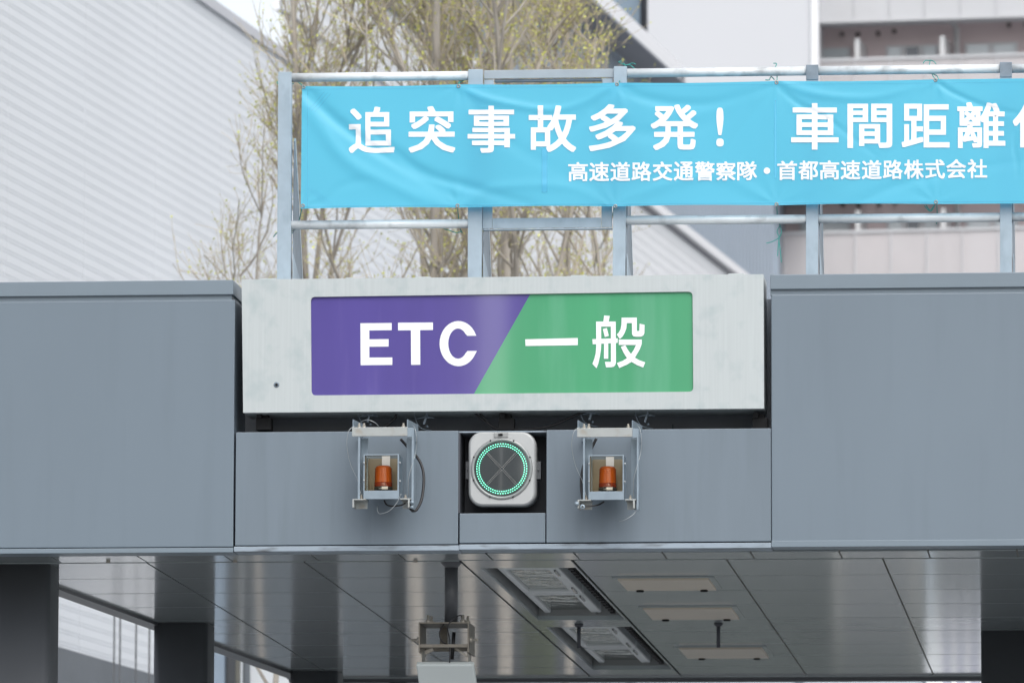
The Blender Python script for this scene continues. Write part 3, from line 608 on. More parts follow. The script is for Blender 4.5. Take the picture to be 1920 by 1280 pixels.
# ---------------------------------------------------------------- banner
BY = D0+.10
def bq(px, py): return at(px, py, BY)
TL, TR, BRc, BL = bq(566, 161.5), bq(1990, 146.5), bq(1990, 381), bq(564, 391.5)
GT = [(569, 163), (860, 162), (1157, 158), (1456, 155), (1754, 150)]; GB = [(568, 386), (858, 386), (1154, 387), (1456, 383), (1755, 379)]
GTw = [bq(*p) for p in GT]; GBw = [bq(*p) for p in GB]
folds = [((573, 172), (640, 235), (720, 290), (850, 370), .035, .0120), ((700, 250), (790, 320), (880, 350), (1000, 385), .030, .0090), ((575, 200), (650, 300), (760, 360), (860, 384), .045, -.0075),
         ((862, 165), (930, 190), (1050, 205), (1155, 162), .022, -.0070), ((862, 165), (900, 215), (960, 270), (1060, 330), .04, .004),
         ((1160, 160), (1210, 185), (1330, 195), (1455, 158), .030, .0060), ((1157, 160), (1100, 215), (1040, 270), (1020, 300), .035, .0035),
         ((1458, 158), (1490, 190), (1560, 230), (1640, 290), .016, .0055), ((1456, 158), (1420, 200), (1370, 270), (1330, 330), .03, .0035),
         ((1460, 157), (1540, 178), (1640, 182), (1752, 152), .024, -.0055), ((1756, 153), (1790, 175), (1850, 200), (1920, 215), .014, .0065), ((1756, 153), (1740, 200), (1700, 260), (1600, 345), .03, .0035),
         ((1600, 385), (1690, 345), (1800, 320), (1935, 300), .03, .004), ((1157, 385), (1250, 345), (1350, 330), (1452, 382), .035, -.004), ((862, 384), (930, 352), (1060, 350), (1152, 384), .03, -.0035),
         ((1120, 210), (1200, 250), (1300, 240), (1400, 200), .05, .004), ((1905, 250), (1903, 280), (1906, 300), (1908, 330), .008, .006), ((600, 385), (640, 350), (700, 340), (780, 388), .03, .003)]
FS = []
for *ps, wd, am in folds:
    P = [bq(*p) for p in ps]; seg = [Vector((p.x, p.z)) for p in bez(P, 6)]; FS.append((seg, wd, am))
def disp(x, z):
    p = Vector((x, z)); w_ = 0
    for seg, wd, am in FS:
        best = 9; bt = 0; n_ = len(seg)-1
        for i in range(0, n_):
            a, b = seg[i], seg[i+1]; ab = b-a; tq = max(0, min(1, (p-a).dot(ab)/ab.length_squared)); d = (p-a-ab*tq).length
            if d < best: best = d; bt = (i+tq)/n_
        if best < wd*3: w_ += 1.25*am*math.exp(-(best/wd)**2)*(.35+.65*math.sin(math.pi*min(1, bt+.12))) 
    for gl, sgn in ((GTw, 1), (GBw, -1)):
        for i, g_ in enumerate(gl):
            dx_, dz_ = x-g_.x, z-g_.z; r_ = math.hypot(dx_, dz_)
            if r_ < .5:
                th_ = math.atan2(dz_, dx_); w_ += .0022*math.sin(9*th_+i*2.1)*math.exp(-r_/.13)*min(1, r_/.04)
    w_ += .0035*math.sin(x*2.3+.4)*math.sin((z-TL.z)*2.5+x)+.0015*math.sin(x*7.1+z*5)
    return w_
NU, NV = 330, 56
bm_ = MB(); grid = []
L0 = TL.x; L1 = TR.x
for j in range(NV+1):
    for i in range(NU+1):
        u = i/NU; v_ = j/NV
        p = (TL*(1-u)+TR*u)*(1-v_)+(BL*(1-u)+BRc*u)*v_
        # edges sag a little between the grommets
        for gl, ed_, sg_ in ((GTw, 1-v_, -1), (GBw, v_, 1)):
            xs = [g_.x for g_ in gl]
            for q_ in range(len(xs)-1):
                if xs[q_] <= p.x <= xs[q_+1]: tq = (p.x-xs[q_])/(xs[q_+1]-xs[q_]); p = p+Vector((0, 0, sg_*.006*math.sin(math.pi*tq)*ed_**6))
        bm_.v.append(Vector((p.x, BY+disp(p.x, p.z), p.z)))
for j in range(NV):
    for i in range(NU): a = j*(NU+1)+i; bm_.f.append([a, a+NU+1, a+NU+2, a+1]); bm_.sm.append(True); bm_.mi.append(0)
mb_ = bpy.data.materials.new('sky blue banner vinyl'); mb_.use_nodes = True; n = mb_.node_tree.nodes; l = mb_.node_tree.links; pb = n['Principled BSDF']
BC = (.165, .670, .865)
pb.inputs['Base Color'].default_value = (*BC, 1); pb.inputs['Roughness'].default_value = .34; pb.inputs['Specular IOR Level'].default_value = .45
tr_n = n.new('ShaderNodeBsdfTranslucent'); tr_n.inputs[0].default_value = (.10, .62, .92, 1); mxs = n.new('ShaderNodeMixShader'); mxs.inputs[0].default_value = .48
l.new(pb.outputs[0], mxs.inputs[1]); l.new(tr_n.outputs[0], mxs.inputs[2]); l.new(mxs.outputs[0], n['Material Output'].inputs[0])
ban = bm_.build('banner', mb_, None, fix=False, loc=(X_(1280, BY), BY, BL.z))
tag(ban, 'sky blue vinyl banner with white Japanese safety message tied to the steel frame', 'banner')
# hems
hm = MB()
def strip_(px0, py0, px1, py1, hpx, n_=150):
    for i in range(n_):
        q_ = []
        for tq, hh in ((i/n_, 0), ((i+1)/n_, 0), ((i+1)/n_, 1), (i/n_, 1)):
            p = bq(px0+(px1-px0)*tq, py0+(py1-py0)*tq+hh*hpx); q_.append(Vector((p.x, BY+disp(p.x, p.z)-.0022, p.z)))
        hm.face(q_, True)
strip_(566, 386.5, 1990, 376.5, 1.0); strip_(570, 167.5, 1990, 153, .5)
def vstrip(px0, px1, py0, py1, n_=40, sk=0):
    for i in range(n_):
        q_ = []
        for tq, xx in ((i/n_, px0), ((i+1)/n_, px0), ((i+1)/n_, px1), (i/n_, px1)):
            p = bq(xx+sk*tq, py0+(py1-py0)*tq); q_.append(Vector((p.x, BY+disp(p.x, p.z)-.0024, p.z)))
        hm.face(q_, True)
vstrip(1452.5, 1455.5, 188, 335); vstrip(576, 577, 168, 388)
for q_ in range(3): vstrip(578+q_*6, 578.7+q_*6, 206+q_*2, 172+q_*2, 12, 30); vstrip(576+q_*7, 576.7+q_*7, 352+q_*2, 384, 12, 34)
mh = mat('darker blue seam', (.10, .47, .70), .4)
hm.build('hem_line', mh, ban, fix=False)
hm = MB(); vstrip(1016, 1026.5, 279, 361); hm.build('cloth_patch', mat('blue cloth patch', (.08, .41, .62), .4), ban, fix=False)
for (px, py), g_ in list(zip(GT, GTw))+list(zip(GB, GBw)):
    m = MB(); m.lathe((g_.x, BY+disp(g_.x, g_.z)-.002, g_.z), (0, -1, 0), [(.012, 0), (.012, .002), (.010, .0035), (.0065, .0035), (.0055, .0005), (.0055, -.001)], 16); gr = m.build('grommet', M_GROM, ban)
# banner lettering: built-in font outlines draped on the cloth
def glyph(ch):
    c = bpy.data.curves.new('g', 'FONT'); c.body = ch; c.size = 1; c.resolution_u = 3
    o = bpy.data.objects.new('g', c); C.objects.link(o); bpy.context.view_layer.update()
    me = o.to_mesh(); vs = [tuple(v.co) for v in me.vertices]; fs_ = [tuple(p.vertices) for p in me.polygons]; o.to_mesh_clear()
    bpy.data.objects.remove(o); bpy.data.curves.remove(c); return vs, fs_
def letters(seq, name, bold):
    V = []; F = []
    for ch, cx_, cy_, wpx, hpx in seq:
        vs, fs_ = glyph(ch)
        x0 = min(v[0] for v in vs); x1 = max(v[0] for v in vs); y0 = min(v[1] for v in vs); y1 = max(v[1] for v in vs)
        W, Hh = x1-x0, y1-y0
        bm2 = bmesh.new(); bv = [bm2.verts.new((cx_+((v[0]-x0)/W-.5)*(wpx-2*bold), cy_-((v[1]-y0)/Hh-.5)*(hpx-2*bold), 0)) for v in vs]
        for f in fs_:
            try: bm2.faces.new([bv[i] for i in f])
            except ValueError: pass
        for _ in range(5):
            es = [e for e in bm2.edges if e.calc_length() > 9]
            if not es: break
            bmesh.ops.subdivide_edges(bm2, edges=es, cuts=1); bmesh.ops.triangulate(bm2, faces=bm2.faces[:])
        bm2.verts.index_update(); nv = len(bm2.verts); pts = [(v.co.x, v.co.y) for v in bm2.verts]; fcs = [[v.index for v in f.verts] for f in bm2.faces]; bm2.free()
        for kk in range(8):
            a = R(45*kk); b0 = len(V); ca, sa = round(math.cos(a)), round(math.sin(a))
            for (x, y) in pts:
                p = bq(x+bold*ca, y+bold*sa); V.append(Vector((p.x, BY+DC(p.x, p.z)-.0030-.00022*kk, p.z)))
            for f in fcs: F.append([b0+i for i in f])
    m = MB(); m.v = V; m.f = F; m.sm = [True]*len(F); m.mi = [0]*len(F)
    o = m.build(name, M_BWHITE, ban, fix=False)
    e_ = .006; o.data.normals_split_custom_set_from_vertices([Vector(((DC(p.x+e_, p.z)-DC(p.x-e_, p.z))/(2*e_), -1, (DC(p.x, p.z+e_)-DC(p.x, p.z-e_))/(2*e_))).normalized() for p in V])
    return o
_cache = {}
def DC(x, z):                                               # bilinear lookup of the cloth relief
    s_ = 90; i = math.floor(x*s_); j = math.floor(z*s_); fx = x*s_-i; fz = z*s_-j
    def g_(a, b):
        if (a, b) not in _cache: _cache[(a, b)] = disp(a/s_, b/s_)
        return _cache[(a, b)]
    return (g_(i, j)*(1-fx)+g_(i+1, j)*fx)*(1-fz)+(g_(i, j+1)*(1-fx)+g_(i+1, j+1)*fx)*fz
big = [('追', 697, 244, 86, 87), ('突', 810, 243, 88, 87), ('事', 921.5, 243, 89, 88), ('故', 1036, 242, 89, 87), ('多', 1148, 240, 88, 88), ('発', 1264.5, 239, 89, 86), ('!', 1350, 238.5, 14, 73),
       ('車', 1528, 237.5, 89, 87), ('間', 1631, 236.5, 84, 83), ('距', 1735.5, 236, 90, 82), ('離', 1840, 235, 90, 86), ('保', 1945, 234, 92, 86)]
letters(big, 'lettering', 1.55)
small = []
for i, ch in enumerate('高速道路交通警察隊'): small.append((ch, 1084+i*39.6, 322.5-i*.22, 37, 36))
for i, ch in enumerate('首都高速道路株式会社'): small.append((ch, 1476+i*39.6, 320-i*.37, 37, 36))
letters(small, 'lettering', .7)
m = MB(); c = bq(1438, 320.3); m.lathe((c.x, BY+disp(c.x, c.z)-.003, c.z), (0, -1, 0), [(0, 0), (.0195, 0)], 24); m.build('lettering', M_BWHITE, ban, fix=False)
# tie cords
def cord(pts, label, r_=.0032):
    P = [(at(px, py, BY+d)) for px, py, d in pts]
    m = MB()
    for br in (P,): m.tube(bez(br, 8), r_, 6)
    o = m.build('tie_cord', M_CORD, None, loc=P[0]); tag(o, label, 'cord', 'teal cords tying the banner to the frame')
    return o
def cord2(strands, label, r_=.003):
    m = MB()
    for s_ in strands: m.tube(bez([at(px, py, BY+d) for px, py, d in s_], 8), r_, 6)
    o = m.build('tie_cord', M_CORD, None, loc=at(strands[0][0][0], strands[0][0][1], BY)); tag(o, label, 'cord', 'teal cords tying the banner to the frame')
cord2([[(569, 163, 0), (560, 155, .1), (548, 150, .15), (535, 156, .165), (521, 157, .17), (520, 153, .2)], [(556, 152, .14), (558, 143, .15), (559, 137, .17)], [(551, 156, .13), (546, 160, .12)]], 'teal cord round the left end post at the top left banner corner')
cord2([[(860, 162, 0), (861, 152, .12), (859, 142, .16), (864, 132, .2)], [(858, 157, .1), (863, 154, .1), (872, 150, .13)]], 'teal cord at the second top eyelet, above the blank left of the third character')
cord2([[(1157, 158, 0), (1165, 148, .1), (1172, 136, .15), (1173, 124, .2), (1168, 118, .2)], [(1173, 124, .2), (1185, 119, .18), (1192, 121, .16)], [(1173, 122, .2), (1182, 123, .18), (1191, 130, .16)], [(1171, 122, .2), (1160, 117, .18), (1166, 115, .18)]], 'teal cord with frayed ends on top of the middle post')
cord2([[(1456, 155, 0), (1457, 143, .12), (1453, 130, .17), (1456, 120, .24), (1450, 119, .24)], [(1452, 150, .1), (1446, 144, .12), (1442, 150, .1), (1435, 150, .1)]], 'teal cord over the top pipe at the gap between the two phrases')
cord2([[(1754, 150, 0), (1747, 138, .12), (1743, 126, .17), (1744, 114, .24)], [(1744, 114, .22), (1735, 114, .2), (1731, 119, .18)], [(1744, 113, .22), (1750, 115, .2), (1755, 120, .18)], [(1748, 138, .1), (1757, 143, .1), (1760, 150, .05)]], 'teal cord over the top pipe near the right end of the banner')
cord2([[(567, 386, 0), (564, 400, .1), (560, 415, .16), (552, 430, .16), (545, 434, .16), (530, 434, .16), (519, 437, .17), (513, 444, .15)], [(557, 424, .14), (549, 436, .14), (545, 440, .14)]], 'teal cord round the left end post at the bottom left banner corner')
cord2([[(858, 386, 0), (859, 400, .12), (861, 415, .15), (863, 430, .14), (865, 434, .12), (855, 436, .12), (842, 432, .12), (832, 429, .12)], [(863, 430, .14), (867, 437, .14)]], 'teal cord round the lower pipe, left of the second post')
cord2([[(1154, 387, 0), (1150, 396, .1), (1158, 408, .14), (1168, 415, .15), (1172, 424, .2)], [(1152, 390, .1), (1149, 402, .12), (1152, 412, .14)]], 'teal cord crossing the middle post below the banner')
cord2([[(1456, 383, 0), (1457, 396, .1), (1458, 408, .15), (1463, 425, .14), (1465, 436, .12), (1460, 446, .12), (1448, 453, .12), (1437, 456, .12)], [(1461, 446, .12), (1459, 465, .12), (1458, 480, .12)], [(1460, 448, .12), (1463, 470, .12), (1465, 492, .12)], [(1462, 424, .14), (1457, 434, .13), (1461, 444, .12)]], 'longest teal cord, its loose ends dangling below the lower pipe')
cord2([[(1755, 379, 0), (1757, 392, .1), (1757, 408, .14), (1756, 420, .16)], [(1754, 381, .02), (1745, 396, .05), (1733, 386, .05)], [(1752, 384, .02), (1744, 394, .05), (1736, 384, .05)]], 'teal and white cord on the lower pipe near the right end')
# ================================================================ BACKGROUND
# direction of the receding hall walls
vd = Vector(((3500-2160)/FPX, 1, 0)); vd.normalize(); vn = Vector((vd.y, -vd.x, 0))     # vn points to the camera's right
M_SIDE = mat('white grey siding', (.70, .725, .755), .5, 0, .03, .3)
M_SIDEL = mat('white siding further back', (.74, .76, .78), .5, 0, .03, .3)
def siding(m, P0, P1, z0, z1, pitch, depth, nrm, pat=(0, .0, .5, .62, .70, .82)):
    P0, P1 = Vector((P0[0], P0[1], 0)), Vector((P1[0], P1[1], 0)); prof = []
    z = z0
    while z < z1:                                          # flat board, two V grooves close together
        for f, d in ((0, 0), (.60, 0), (.63, 1), (.68, 0), (.86, 0), (.89, 1), (.94, 0)):
            zz = z+f*pitch
            if zz < z1: prof.append((zz, d*depth))
        z += pitch
    prof.append((z1, 0)); n0 = len(m.v)
    for zz, d in prof: m.v += [P0-nrm*d+Vector((0, 0, zz)), P1-nrm*d+Vector((0, 0, zz))]
    for i in range(len(prof)-1): a = n0+i*2; m.f.append([a, a+1, a+3, a+2]); m.sm.append(False); m.mi.append(0)
def wallp(px, plane):                                       # point of a wall plane at photo column px
    Xa, Ya = plane; k = (px-2160)/FPX*.9999; s_ = vd.x/vd.y; Y = (Xa-s_*Ya)/(k-s_); return Vector((Xa+s_*(Y-Ya), Y, 0))
KS = .75; PL1 = ((0-2160)/FPX*90*KS, 90*KS)   # the hall stands nearer than the halls behind it
a = wallp(-260, PL1); b = wallp(868, PL1); Zr = (19.35-1.5)*KS+1.5
def kz_(z): return (z-1.5)*KS+1.5
h1 = thing('white_hall', 'huge white hall clad in ribbed siding receding along the left side', 'building', a)
m = MB(); siding(m, a, b, kz_(8.75), Zr, .172*KS, .006, vn); m.prism([a+Vector((0, 0, kz_(8.7)))-vn*.03, b+Vector((0, 0, kz_(8.7)))-vn*.03, b+Vector((0, 0, Zr-.02))-vn*.03, a+Vector((0, 0, Zr-.02))-vn*.03], -vn*6); m.build('siding_wall', M_SIDE, h1, fix=False)
m = MB(); m.bar(a+Vector((0, 0, Zr+.06))-vn*.1, b+Vector((0, 0, Zr+.06))-vn*.1, .3, .12); m.build('parapet_cap', mat('pale cap', (.5, .51, .54), .5), h1)
for i in range(9):
    p = a.lerp(b, (i+.5)/9); m = MB(); m.bar(p+Vector((0, 0, kz_(8.75)))+vn*.002, p+Vector((0, 0, Zr-.02))+vn*.0005, .006, .003, vn); m.build('panel_joint', mat('joint grey', (.66, .68, .71), .5), h1)
m = MB(); m.bar(a+Vector((0, 0, kz_(8.05))), b+Vector((0, 0, kz_(8.05))), .5, 1.35*KS); m.build('dark_eave', M_COL, h1)
mid_ = wallp(398, PL1)
for p_, q_, mt_ in ((a, mid_-vd*.002, mat('pale lower wall', (.75, .76, .78), .5, 0, .1, .5)), (mid_, b, mat('slate lower wall', (.10, .12, .14), .5, 0, .2, 1))):
    m = MB(); m.prism([p_, q_, q_+Vector((0, 0, kz_(7.35))), p_+Vector((0, 0, kz_(7.35)))], -vn*6); m.build('lower_wall', mt_, h1)
# second hall
Z2 = 19.1
q2 = at(753, 0, 100); PL2 = (q2.x, 100)
a = wallp(520, PL2); b = wallp(1425, PL2); Zl3 = 17.8
h2 = thing('gable_hall', 'second white sided hall behind the bare trees with bright roof edge trim', 'building', a)
m = MB(); siding(m, a, b, Zl3, Z2, .20, .012, vn); m.prism([a+Vector((0, 0, Zl3))-vn*.03, b+Vector((0, 0, Zl3))-vn*.03, b+Vector((0, 0, Z2))-vn*.03, a+Vector((0, 0, Z2))-vn*.03], -vn*.08); m.build('siding_wall', M_SIDEL, h2, fix=False)
a2 = wallp(578, PL2)
m = MB(); siding(m, a2, b, 6, Zl3-.002, .21, .008, vn); m.prism([a2-vn*.03, b-vn*.03, b+Vector((0, 0, Zl3-.01))-vn*.03, a2+Vector((0, 0, Zl3-.01))-vn*.03], -vn*.3); m.build('lower_wall', M_SIDEL, h2, fix=False)
m = MB(); m.bar(a+Vector((0, 0, Z2+.02))+vn*.05, b+Vector((0, 0, Z2+.02))+vn*.05, .16, .16); m.build('edge_trim', mat('bright trim', (.78, .79, .81), .45), h2)
m = MB(); m.bar(a+Vector((0, 0, Zl3-.02))+vn*.03, wallp(760, PL2)+Vector((0, 0, Zl3-.02))+vn*.03, .025, .025); m.bar(a+Vector((0, 0, Z2-.10))+vn*.01, b+Vector((0, 0, Z2-.10))+vn*.01, .05, .06); m.build('trim_dark_line', mat('dark line grey', (.22, .23, .26), .6), h2)  # solid grey bars drawing the dark lines along trim and band
# blue ribbed hall with the deep eave
Z3 = 22.0; Y3 = (Z3-1.5)*FPX/(2200-125); PL3 = ((1207-2160)/FPX*Y3, Y3)
a = wallp(745, PL3); b = wallp(1462, PL3)
h3 = thing('blue_hall', 'blue grey vertically ribbed hall with a deep overhanging white edged eave', 'building', a)
m = MB(); L = (b-a).length; n_ = int(L/.42); 
M_BLUE = mat('blue grey ribbed steel', (.27, .325, .39), .5, 0, .05, .4)
for i in range(n_):
    p0 = a+(b-a)*(i/n_); p1 = a+(b-a)*((i+.62)/n_); p2 = a+(b-a)*((i+.70)/n_); p3 = a+(b-a)*((i+.92)/n_); p4 = a+(b-a)*((i+1)/n_)
    for u_, v_, du, dv in ((p0, p1, 0, 0), (p1, p2, 0, .06), (p2, p3, .06, .06), (p3, p4, .06, 0)):
        m.face([u_-vn*du+Vector((0, 0, 5)), v_-vn*dv+Vector((0, 0, 5)), v_-vn*dv+Vector((0, 0, Z3)), u_-vn*du+Vector((0, 0, Z3))])
m.prism([a-vn*.08, b-vn*.08, b-vn*.08+Vector((0, 0, Z3)), a-vn*.08+Vector((0, 0, Z3))], -vn*.4); m.build('ribbed_wall', M_BLUE, h3, fix=False)
e1 = wallp(1212, PL3)+vd*1.2; e0 = a
OV = .62
m = MB(); m.prism([e0+Vector((0, 0, Z3)), e1+Vector((0, 0, Z3)), e1+vn*OV+Vector((0, 0, Z3)), e0+vn*OV+Vector((0, 0, Z3))], (0, 0, .05)); m.build('soffit', mat('soffit grey', (.30, .31, .34), .6), h3)
m = MB(); m.bar(e0+vn*(OV+.03)+Vector((0, 0, Z3+.13)), e1+vn*(OV+.03)+Vector((0, 0, Z3+.13))-vd*.9, .05, .30); m.build('fascia_board', mat('white eave board', (.80, .81, .83), .45), h3)
m = MB(); m.prism([e0+Vector((0, 0, Z3+.052)), e1+Vector((0, 0, Z3+.052)), e1+vn*(OV-.02)+Vector((0, 0, Z3+.052)), e0+vn*(OV-.02)+Vector((0, 0, Z3+.052))], (0, 0, .2)); m.build('eave_roof', M_COL, h3)
m = MB(); aa = a+Vector((0, 0, Z2+.03)); bb = wallp(1345, PL3)+Vector((0, 0, Z2+.35)); m.bar(a+vn*.35+Vector((0, 0, Z2+.25)), wallp(1338, PL3)+vn*.35+Vector((0, 0, Z2+.25)), .22, .2); m.build('gutter', mat('dark gutter', (.05, .06, .085), .5), h3)
# white tower block
Y4 = 148.0
def t4(px, py, d=0): p = at(px, py, Y4); return Vector((p.x, Y4+d, p.z))
bw = thing('white_tower', 'plain white panelled tower block rising behind the banner', 'building', (t4(1372, 640).x, Y4, 0))
a, b = t4(1214, 300), t4(1530, 300); zlo = t4(1400, 345).z
m = MB(); m.box(a.x, b.x, Y4, Y4+12, zlo, 48); m.build('panelled_wall', mat('white tower panels', (.55, .565, .595), .55, 0, .02, .15, dirt=(.56, .58, .60), dscale=.12, damt=.6, dstretch=(1, 1, .3)), bw)
m = MB(); m.box(a.x+.2, t4(1455, 300).x, Y4+1, Y4+11, 0, zlo); m.build('tower_base', M_BLUE, bw)
m = MB(); m.box(b.x-.10, b.x+.06, Y4-.06, Y4+.2, zlo, 48); m.build('corner_trim', mat('bright trim', (.78, .79, .81), .45), bw)
c0 = t4(1100, 300)
m = MB(); m.box(c0.x, t4(1196, 300).x, Y4+.6, Y4+6, zlo, 48); m.build('glazed_side', mat('blue glass side', (.20, .27, .34), .25), bw)
m = MB(); m.box(t4(1196, 300).x+.002, a.x-.002, Y4+.9, Y4+6, zlo, 48); m.build('dark_side', mat('dark glass strip', (.03, .035, .055), .3), bw)
# apartment block
YA = 150.0; O = at(1530, 640, YA)
apt = thing('apartment_block', 'pinkish balconied apartment block at the right edge behind the frame', 'building', (O.x, YA, 0), rz=-R(6.0))
U4 = YA/FPX
def AX(px): return (px-1530)*U4
def AZ(py): return (2200-py)*U4+1.5
M_PINK = mat('pinkish wall tiles', (.68, .59, .60), .6, 0, .03, .6)
M_SLAB = mat('pale balcony concrete', (.50, .51, .53), .6, 0, .03, .4, dirt=(.42, .42, .43), dscale=.5, damt=.4)
M_PART = mat('white partition', (.58, .59, .60), .5)
M_WIN = mat('pale curtained window', (.66, .73, .76), .12, coat=.5)
M_WIND = mat('dark window glass', (.13, .15, .18), .08, coat=.5)
def lb(x0, x1, y0, y1, z0, z1, name, mt, par=None, bev=0):   # local box in the block's own frame
    m = MB(); m.box(x0, x1, y0, y1, z0, z1); o = m.build(name, mt, None, bev); o.parent = par or apt; return o
lb(AX(1380), AX(2500), 1.5, 12, 0, 44, 'wall', M_PINK)
FLH = (437-107)*U4
def railm():
    m = bpy.data.materials.new('frosted balcony panel'); m.use_nodes = True; n = m.node_tree.nodes; l = m.node_tree.links; p = n['Principled BSDF']; p.inputs['Base Color'].default_value = (.66, .64, .65, 1); p.inputs['Roughness'].default_value = .35
    t_ = n.new('ShaderNodeBsdfTransparent'); t_.inputs[0].default_value = (.9, .87, .88, 1); mx = n.new('ShaderNodeMixShader'); mx.inputs[0].default_value = .62
    l.new(t_.outputs[0], mx.inputs[1]); l.new(p.outputs[0], mx.inputs[2]); l.new(mx.outputs[0], n['Material Output'].inputs[0]); return m
M_RAIL = railm()
for fl in range(-3, 3):                                      # floors above and below those in the photograph
    oz = -fl*330*U4
    zt_ = AZ(107)+oz                                          # rail top
    lb(AX(1385), AX(2490), .04, .07, AZ(356)+oz, zt_, 'balcony_panel', M_RAIL if fl > -1 else M_SLAB)
    lb(AX(1385), AX(2490), .0, .10, zt_+.002, zt_+.07, 'hand_rail', M_SLAB)
    lb(AX(1385), AX(2490), .0, .6, AZ(363)+oz, AZ(356.5)+oz, 'balcony_slab', M_SLAB)
    for px in range(1400, 2490, 68): lb(AX(px), AX(px)+.03, .012, .038, AZ(356)+oz, zt_, 'rail_post', M_SLAB)
    if fl in (0, 1, 2):
        for x0, x1, kinds in ((1395, 1440, 'w'), (1480, 1580, 'w'), (1648, 1750, 'wdw'), (1800, 1902, 'ww'), (1980, 2080, 'w')):
            wf = lb(AX(x0), AX(x1), 1.44, 1.498, AZ(330)+oz, AZ(60)+oz, 'window', mat('window frame', (.62, .64, .66), .4))
            n_ = len(kinds); wd_ = (AX(x1)-AX(x0))/n_
            for i, kx in enumerate(kinds): lb(AX(x0)+i*wd_+.07, AX(x0)+(i+1)*wd_-.07, 1.41, 1.438, AZ(328)+oz, AZ(64)+oz, 'pane', M_WIND if kx == 'd' else M_WIN, wf)
        for px in (1602, 1765): lb(AX(px), AX(px+9), .3, 1.498, AZ(355)+oz, AZ(60)+oz, 'partition', M_PART)
        for px, py in ((1563, 34), (1594, 36), (1633, 35), (1664, 32), (1885, 26), (1918, 26)):
            m = MB(); m.lathe((AX(px), 1.498, AZ(py)+oz), (0, -1, 0), [(.055, 0), (.055, .06), (0, .07)], 12); o = m.build('vent', mat('vent grey', (.16, .14, .14), .5), None); o.parent = apt
        for px in (1560, 1610, 1690):
            if fl == 1:
                m = MB(); m.lathe((AX(px), .9, AZ(160)+oz), (0, -1, 0), [(0, .02), (.26, .02), (.26, 0)], 20); m.box(AX(px)-.45, AX(px)+.45, .92, 1.25, AZ(185)+oz, AZ(135)+oz); o = m.build('air_conditioner', mat('ac unit', (.40, .41, .42), .5), None); o.parent = apt
m = MB(); m.tube([(AX(1787), 1.2, 5), (AX(1787), 1.2, AZ(32)), (AX(1776), .9, AZ(20)), (AX(1765), .6, AZ(16))], .07, 12); o = m.build('downpipe', M_PART, None); o.parent = apt
# thin steel poles beside the hall and things seen under the canopy on the left
PYp = 64.0
for i, (px, l) in enumerate(((214, 'leftmost thin dark pole between the two left columns'), (225, 'thin dark pole standing close to the leftmost pole'), (255, 'thin dark pole alone in the middle of the gap between columns'), (280, 'thin dark pole next to the second column'))):
    p = at(px, 1210, PYp); m = MB(); m.tube([(p.x, PYp, 0), (p.x, PYp, 7.2)], .0075*1.2, 10); m.lathe((p.x, PYp, 0), (0, 0, 1), [(.06, 0), (.06, .02), (.02, .03)], 12)
    tag(m.build('steel_pole', M_COL, None, loc=(p.x, PYp, 0)), l, 'pole', 'thin poles behind the canopy')
YB = 66.0
def kq(px, py): return at(px, py, YB)
bo = thing('roadside_cabin', 'small blue grey cabin with dark window seen past the second column', 'cabin', (kq(450, 1270).x, YB, 0))
a, b = kq(330, 1200), kq(421, 1200); MB().box(a.x, b.x, YB, YB+2, 0, 7.4).build('cabin_wall', mat('blue cabin wall', (.30, .38, .47), .5, 0, .08, 4), bo)
a, b = kq(421.5, 1200), kq(443, 1200); MB().box(a.x, b.x, YB+.1, YB+2, 0, 7.4).build('dark_window', M_COL, bo)
a, b = kq(443.2, 1200), kq(448, 1200); MB().box(a.x, b.x, YB+.05, YB+.3, 0, 7.4).build('white_post', M_BWHITE, bo)
a, b = kq(449, 1200), kq(459, 1200); MB().tube([((a.x+b.x)/2, YB-.3, 0), ((a.x+b.x)/2, YB-.3, 7.4)], .027, 12).build('grey_post', mat('olive grey post', (.10, .10, .085), .5), bo)
a = kq(459.5, 1200); b = kq(640, 1200); MB().box(a.x, b.x, YB+.4, YB+.8, 5.0, 7.5).build('white_wall', mat('white cabin wall', (.74, .77, .80), .5), bo); MB().box(a.x, b.x, YB+.42, YB+.78, 0, 5.0).build('lower_wall', mat('slate lower wall', (.10, .12, .14), .5, 0, .2, 1), bo)
# pale girder across the back with piers
gz = thing('overpass', 'pale girder bridge crossing behind the back edge of the canopy', 'bridge', (-4, 84, 0))
MB().box(-12.2, 14, 84, 86, 5.2, 8.9).build('girder', mat('pale blue girder', (.46, .52, .58), .45, 0, .04, 1), gz)
for px in (925, 1183, 1500, 1740): p = at(px, 1278, 84); MB().box(p.x-.05, p.x+.05, 83.94, 83.998, 5.3, 8.8).build('stiffener', M_FASCIA, gz)
for x in (-11.6, 3, 13): MB().box(x-.5, x+.5, 84.2, 85.8, 0, 5.2).build('pier', M_SLAB, gz)
MB().box(-13, -7.6, 92, 93, 0, 4.6).build('slate_reflection_wall', mat('slate reflection wall', (.11, .125, .15), .6, 0, .4, .8, (1, 1, .1))); tag(bpy.data.objects['slate_reflection_wall'], 'unseen slate blue wall added to darken the ceiling reflection on the left', 'wall')  # unseen wall added to darken what the glossy ceiling mirrors at left
MB().box(-7.5, 14, 92, 93, 0, 4.6).build('green_reflection_wall', mat('dark green wall', (.08, .10, .09), .7, 0, .3, .5)); tag(bpy.data.objects['green_reflection_wall'], 'unseen dark green wall under the girder, added for its reflection in the ceiling', 'wall')  # unseen wall added, green grey so the ceiling mirrors a dark greenish tone
random.seed(2); hd = MB(); hx0, hx1 = at(985, 1278, 90.5).x, at(1035, 1278, 90.5).x
